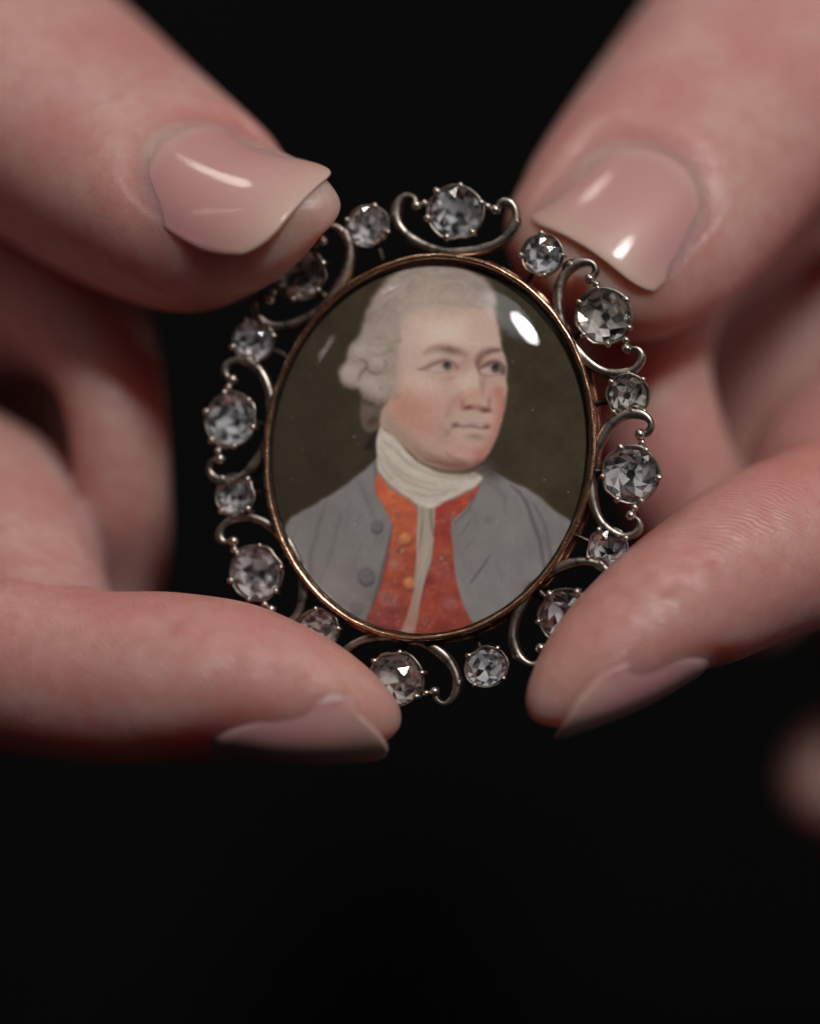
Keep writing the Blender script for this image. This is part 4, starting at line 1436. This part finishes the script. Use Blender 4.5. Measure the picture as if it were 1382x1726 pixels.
def st(px, py, y, a, bd_, bp_):
    p = W(px, py, y); k = (CAM_D + y) / CAM_D
    return [p[0], p[1], p[2], a * k, bd_ * k, bp_ * k]

# --- image-left hand
lt = Digit([st(-410, -275, 46, 14.5, 12, 12.5), st(-220, -75, 38, 13.8, 11, 12), st(-50, 80, 30, 13.2, 10.4, 11.0), st(68, 176, 23, 12.9, 10.2, 10.8), st(165, 248, 17, 12.2, 9.5, 10.6),
            st(278, 322, 10.0, 11.1, 8.8, 10.2), st(364, 368, 5.0, 9.8, 8.0, 8.4), st(430, 374, 1.6, 7.8, 6.8, 5.8), st(478, 368, -0.4, 6.3, 5.8, 4.2)],
           (0.20, -0.80, 0.56), 6.2, k=1.2, n=2.2, nail=dict(s0=-14.8, s1=4.9, W=7.1, rc=6.8, h0=8.4, h1=3.2, bow=1.5, R=11.5, ec=1.2, co=2.0, sl=1.2, tp=0.26, sk=1.5), name='thumb')
li = Digit([st(30, 1122, 3, 8.4, 8.2, 8.6), st(150, 1142, 0.5, 8.2, 8.0, 8.2), st(300, 1146, -2.0, 8.0, 7.8, 8.2), st(400, 1154, -3.2, 7.6, 7.2, 7.7), st(478, 1172, -3.8, 6.9, 6.5, 6.9)],
           (0.0, -0.50, -0.87), 11.2, k=1.0, nail=dict(s0=-7.0, s1=10.8, W=5.2, rc=13.0, h0=7.0, h1=3.2, bow=1.2, R=7.0, ec=2.4, co=0.6, sink=1.2, lift=0.7, tp=0.5), name='index')
lm = Digit([st(75, 1115, 3, 7.8, 8.0, 8.0), st(40, 1000, 12, 7.9, 7.8, 8.0), st(15, 880, 22, 8.2, 8.0, 8.0), st(-150, 800, 28, 8.6, 8.4, 8.4), st(-480, 740, 34, 9.6, 9.2, 9.2)],
           [(-0.6, -0.2, -0.75), (-0.8, 0.0, -0.5), (-0.6, 0.5, -0.5), (-0.2, 0.7, -0.7), (0, 0.7, -0.7)], 6, k=0.7, flush=0.0)
l3 = Digit([st(-500, 560, 48, 9, 9, 9), st(-150, 500, 40, 8.2, 8, 8), st(60, 500, 34, 7.4, 7.2, 7.2), st(150, 560, 24, 6.0, 6.0, 5.8), st(194, 680, 17, 4.3, 4.8, 4.8), st(206, 820, 18, 3.8, 4.6, 4.6), st(185, 980, 24, 4.2, 5.0, 5.0), st(130, 1100, 24, 4.2, 5.0, 5.0)],
           [(0, 0.9, 0.4), (0, 0.9, 0.4), (0.2, 0.8, 0.5), (0.7, 0.6, 0.4), (0.9, 0.4, 0), (0.9, 0.4, 0), (0.9, 0.3, -0.4), (0.5, 0.3, -0.8)], 5, k=0.6)
l4 = Digit([st(-500, 700, 66, 9, 9, 9), st(-120, 720, 64, 8.5, 8, 8), st(40, 800, 60, 7, 7, 7), st(60, 960, 56, 6, 6, 6), st(0, 1090, 50, 6, 6, 6)], (0.4, 0.9, 0), 5, k=0.6)
lp = [Ball((-98, 40, 40), (26, 20, 34), 8.0), Ball((-130, 50, 30), (30, 20, 36), 10.0), Ball((-66, 60, 22), (26, 12, 26), 6.0)]
LEFT = [lt, li, lm, l3, l4] + lp
build_hand(LEFT, 'pale hand gripping the brooch from the left, both nails pointing right', ((-150, -60, -60), (40, 90, 110)))

# --- image-right hand
rt = Digit([st(1640, -420, 54, 14.0, 11, 12), st(1465, -145, 42, 13.5, 10.4, 11.5), st(1268, 130, 27, 12.7, 9.6, 10), st(1170, 254, 19.5, 12.4, 8.9, 9.8), st(1096, 346, 14, 12.0, 8.4, 9.4), st(1044, 404, 10.6, 11.2, 7.7, 8.8),
            st(1008, 436, 8.6, 10.3, 6.9, 7.9)],
           (0.02, -0.82, 0.57), 7.2, k=1.2, nail=dict(s0=-10.0, s1=4.8, W=7.5, rc=6.4, h0=8.2, h1=5.8, bow=0.9, R=13.0, ec=0.4, co=1.5, sl=0.0, tp=0.1, du=-0.8), name='thumb')
ri = Digit([st(1400, 900, 8, 8.6, 8.2, 8.8), st(1290, 940, 3.5, 8.0, 8.0, 8.4), st(1195, 990, -0.6, 7.2, 7.4, 7.6), st(1116, 1038, -3.2, 6.5, 6.8, 6.9), st(1056, 1084, -4.6, 6.0, 6.2, 6.3)],
           (0.44, -0.24, -0.86), 11.6, k=1.0, nail=dict(s0=-6.4, s1=11.0, W=4.9, rc=7.0, h0=6.6, h1=3.0, bow=0.9, R=6.6, ec=2.0, co=0.6, sink=1.2, lift=0.7, tp=0.5), name='index')
rm = Digit([st(1390, 905, 8, 8.0, 8.2, 8.2), st(1400, 840, 16, 8.0, 8.0, 8.0), st(1420, 780, 24, 8.4, 8.2, 8.2), st(1600, 700, 30, 8.8, 8.6, 8.6), st(1850, 640, 36, 9.6, 9.2, 9.2)],
           [(0.6, -0.2, -0.75), (0.8, 0.0, -0.5), (0.6, 0.5, -0.5), (0.2, 0.7, -0.7), (0, 0.7, -0.7)], 6, k=1.6)
r3 = Digit([st(1850, 180, 60, 9, 9, 9), st(1500, 210, 52, 8.4, 8, 8), st(1270, 330, 40, 7.8, 7.4, 7.4), st(1120, 470, 28, 7.0, 6.8, 6.6), st(1085, 620, 21, 6.2, 6.2, 6.2), st(1120, 760, 20, 5.9, 6.0, 6.0), st(1190, 900, 21, 5.8, 6.0, 6.0), st(1290, 1010, 22, 5.8, 5.8, 5.8)],
           [(0, 0.9, 0.4), (0, 0.9, 0.4), (-0.2, 0.8, 0.5), (-0.7, 0.6, 0.4), (-0.9, 0.4, 0), (-0.9, 0.4, 0), (-0.9, 0.3, -0.4), (-0.5, 0.3, -0.8)], 5, k=0.6)
r4 = Digit([st(1850, 560, 70, 9, 9, 9), st(1640, 640, 66, 8.5, 8, 8), st(1560, 900, 60, 7.5, 7, 7), st(1530, 1180, 52, 6, 6, 6), st(1480, 1340, 64, 6.4, 6.2, 6.2), st(1390, 1300, 62, 5.6, 5.6, 5.6)], (0.4, 0.9, 0), 4.5, k=0.6)
rp = [Ball((98, 40, 40), (26, 20, 34), 8.0), Ball((130, 50, 30), (30, 20, 36), 10.0), Ball((56, 66, 14), (34, 12, 30), 6.0)]
RIGHT = [rt, ri, rm, r3, r4] + rp
build_hand(RIGHT, 'pale hand gripping the brooch from the right, index finger pointing down left', ((-40, -60, -60), (150, 90, 110)))
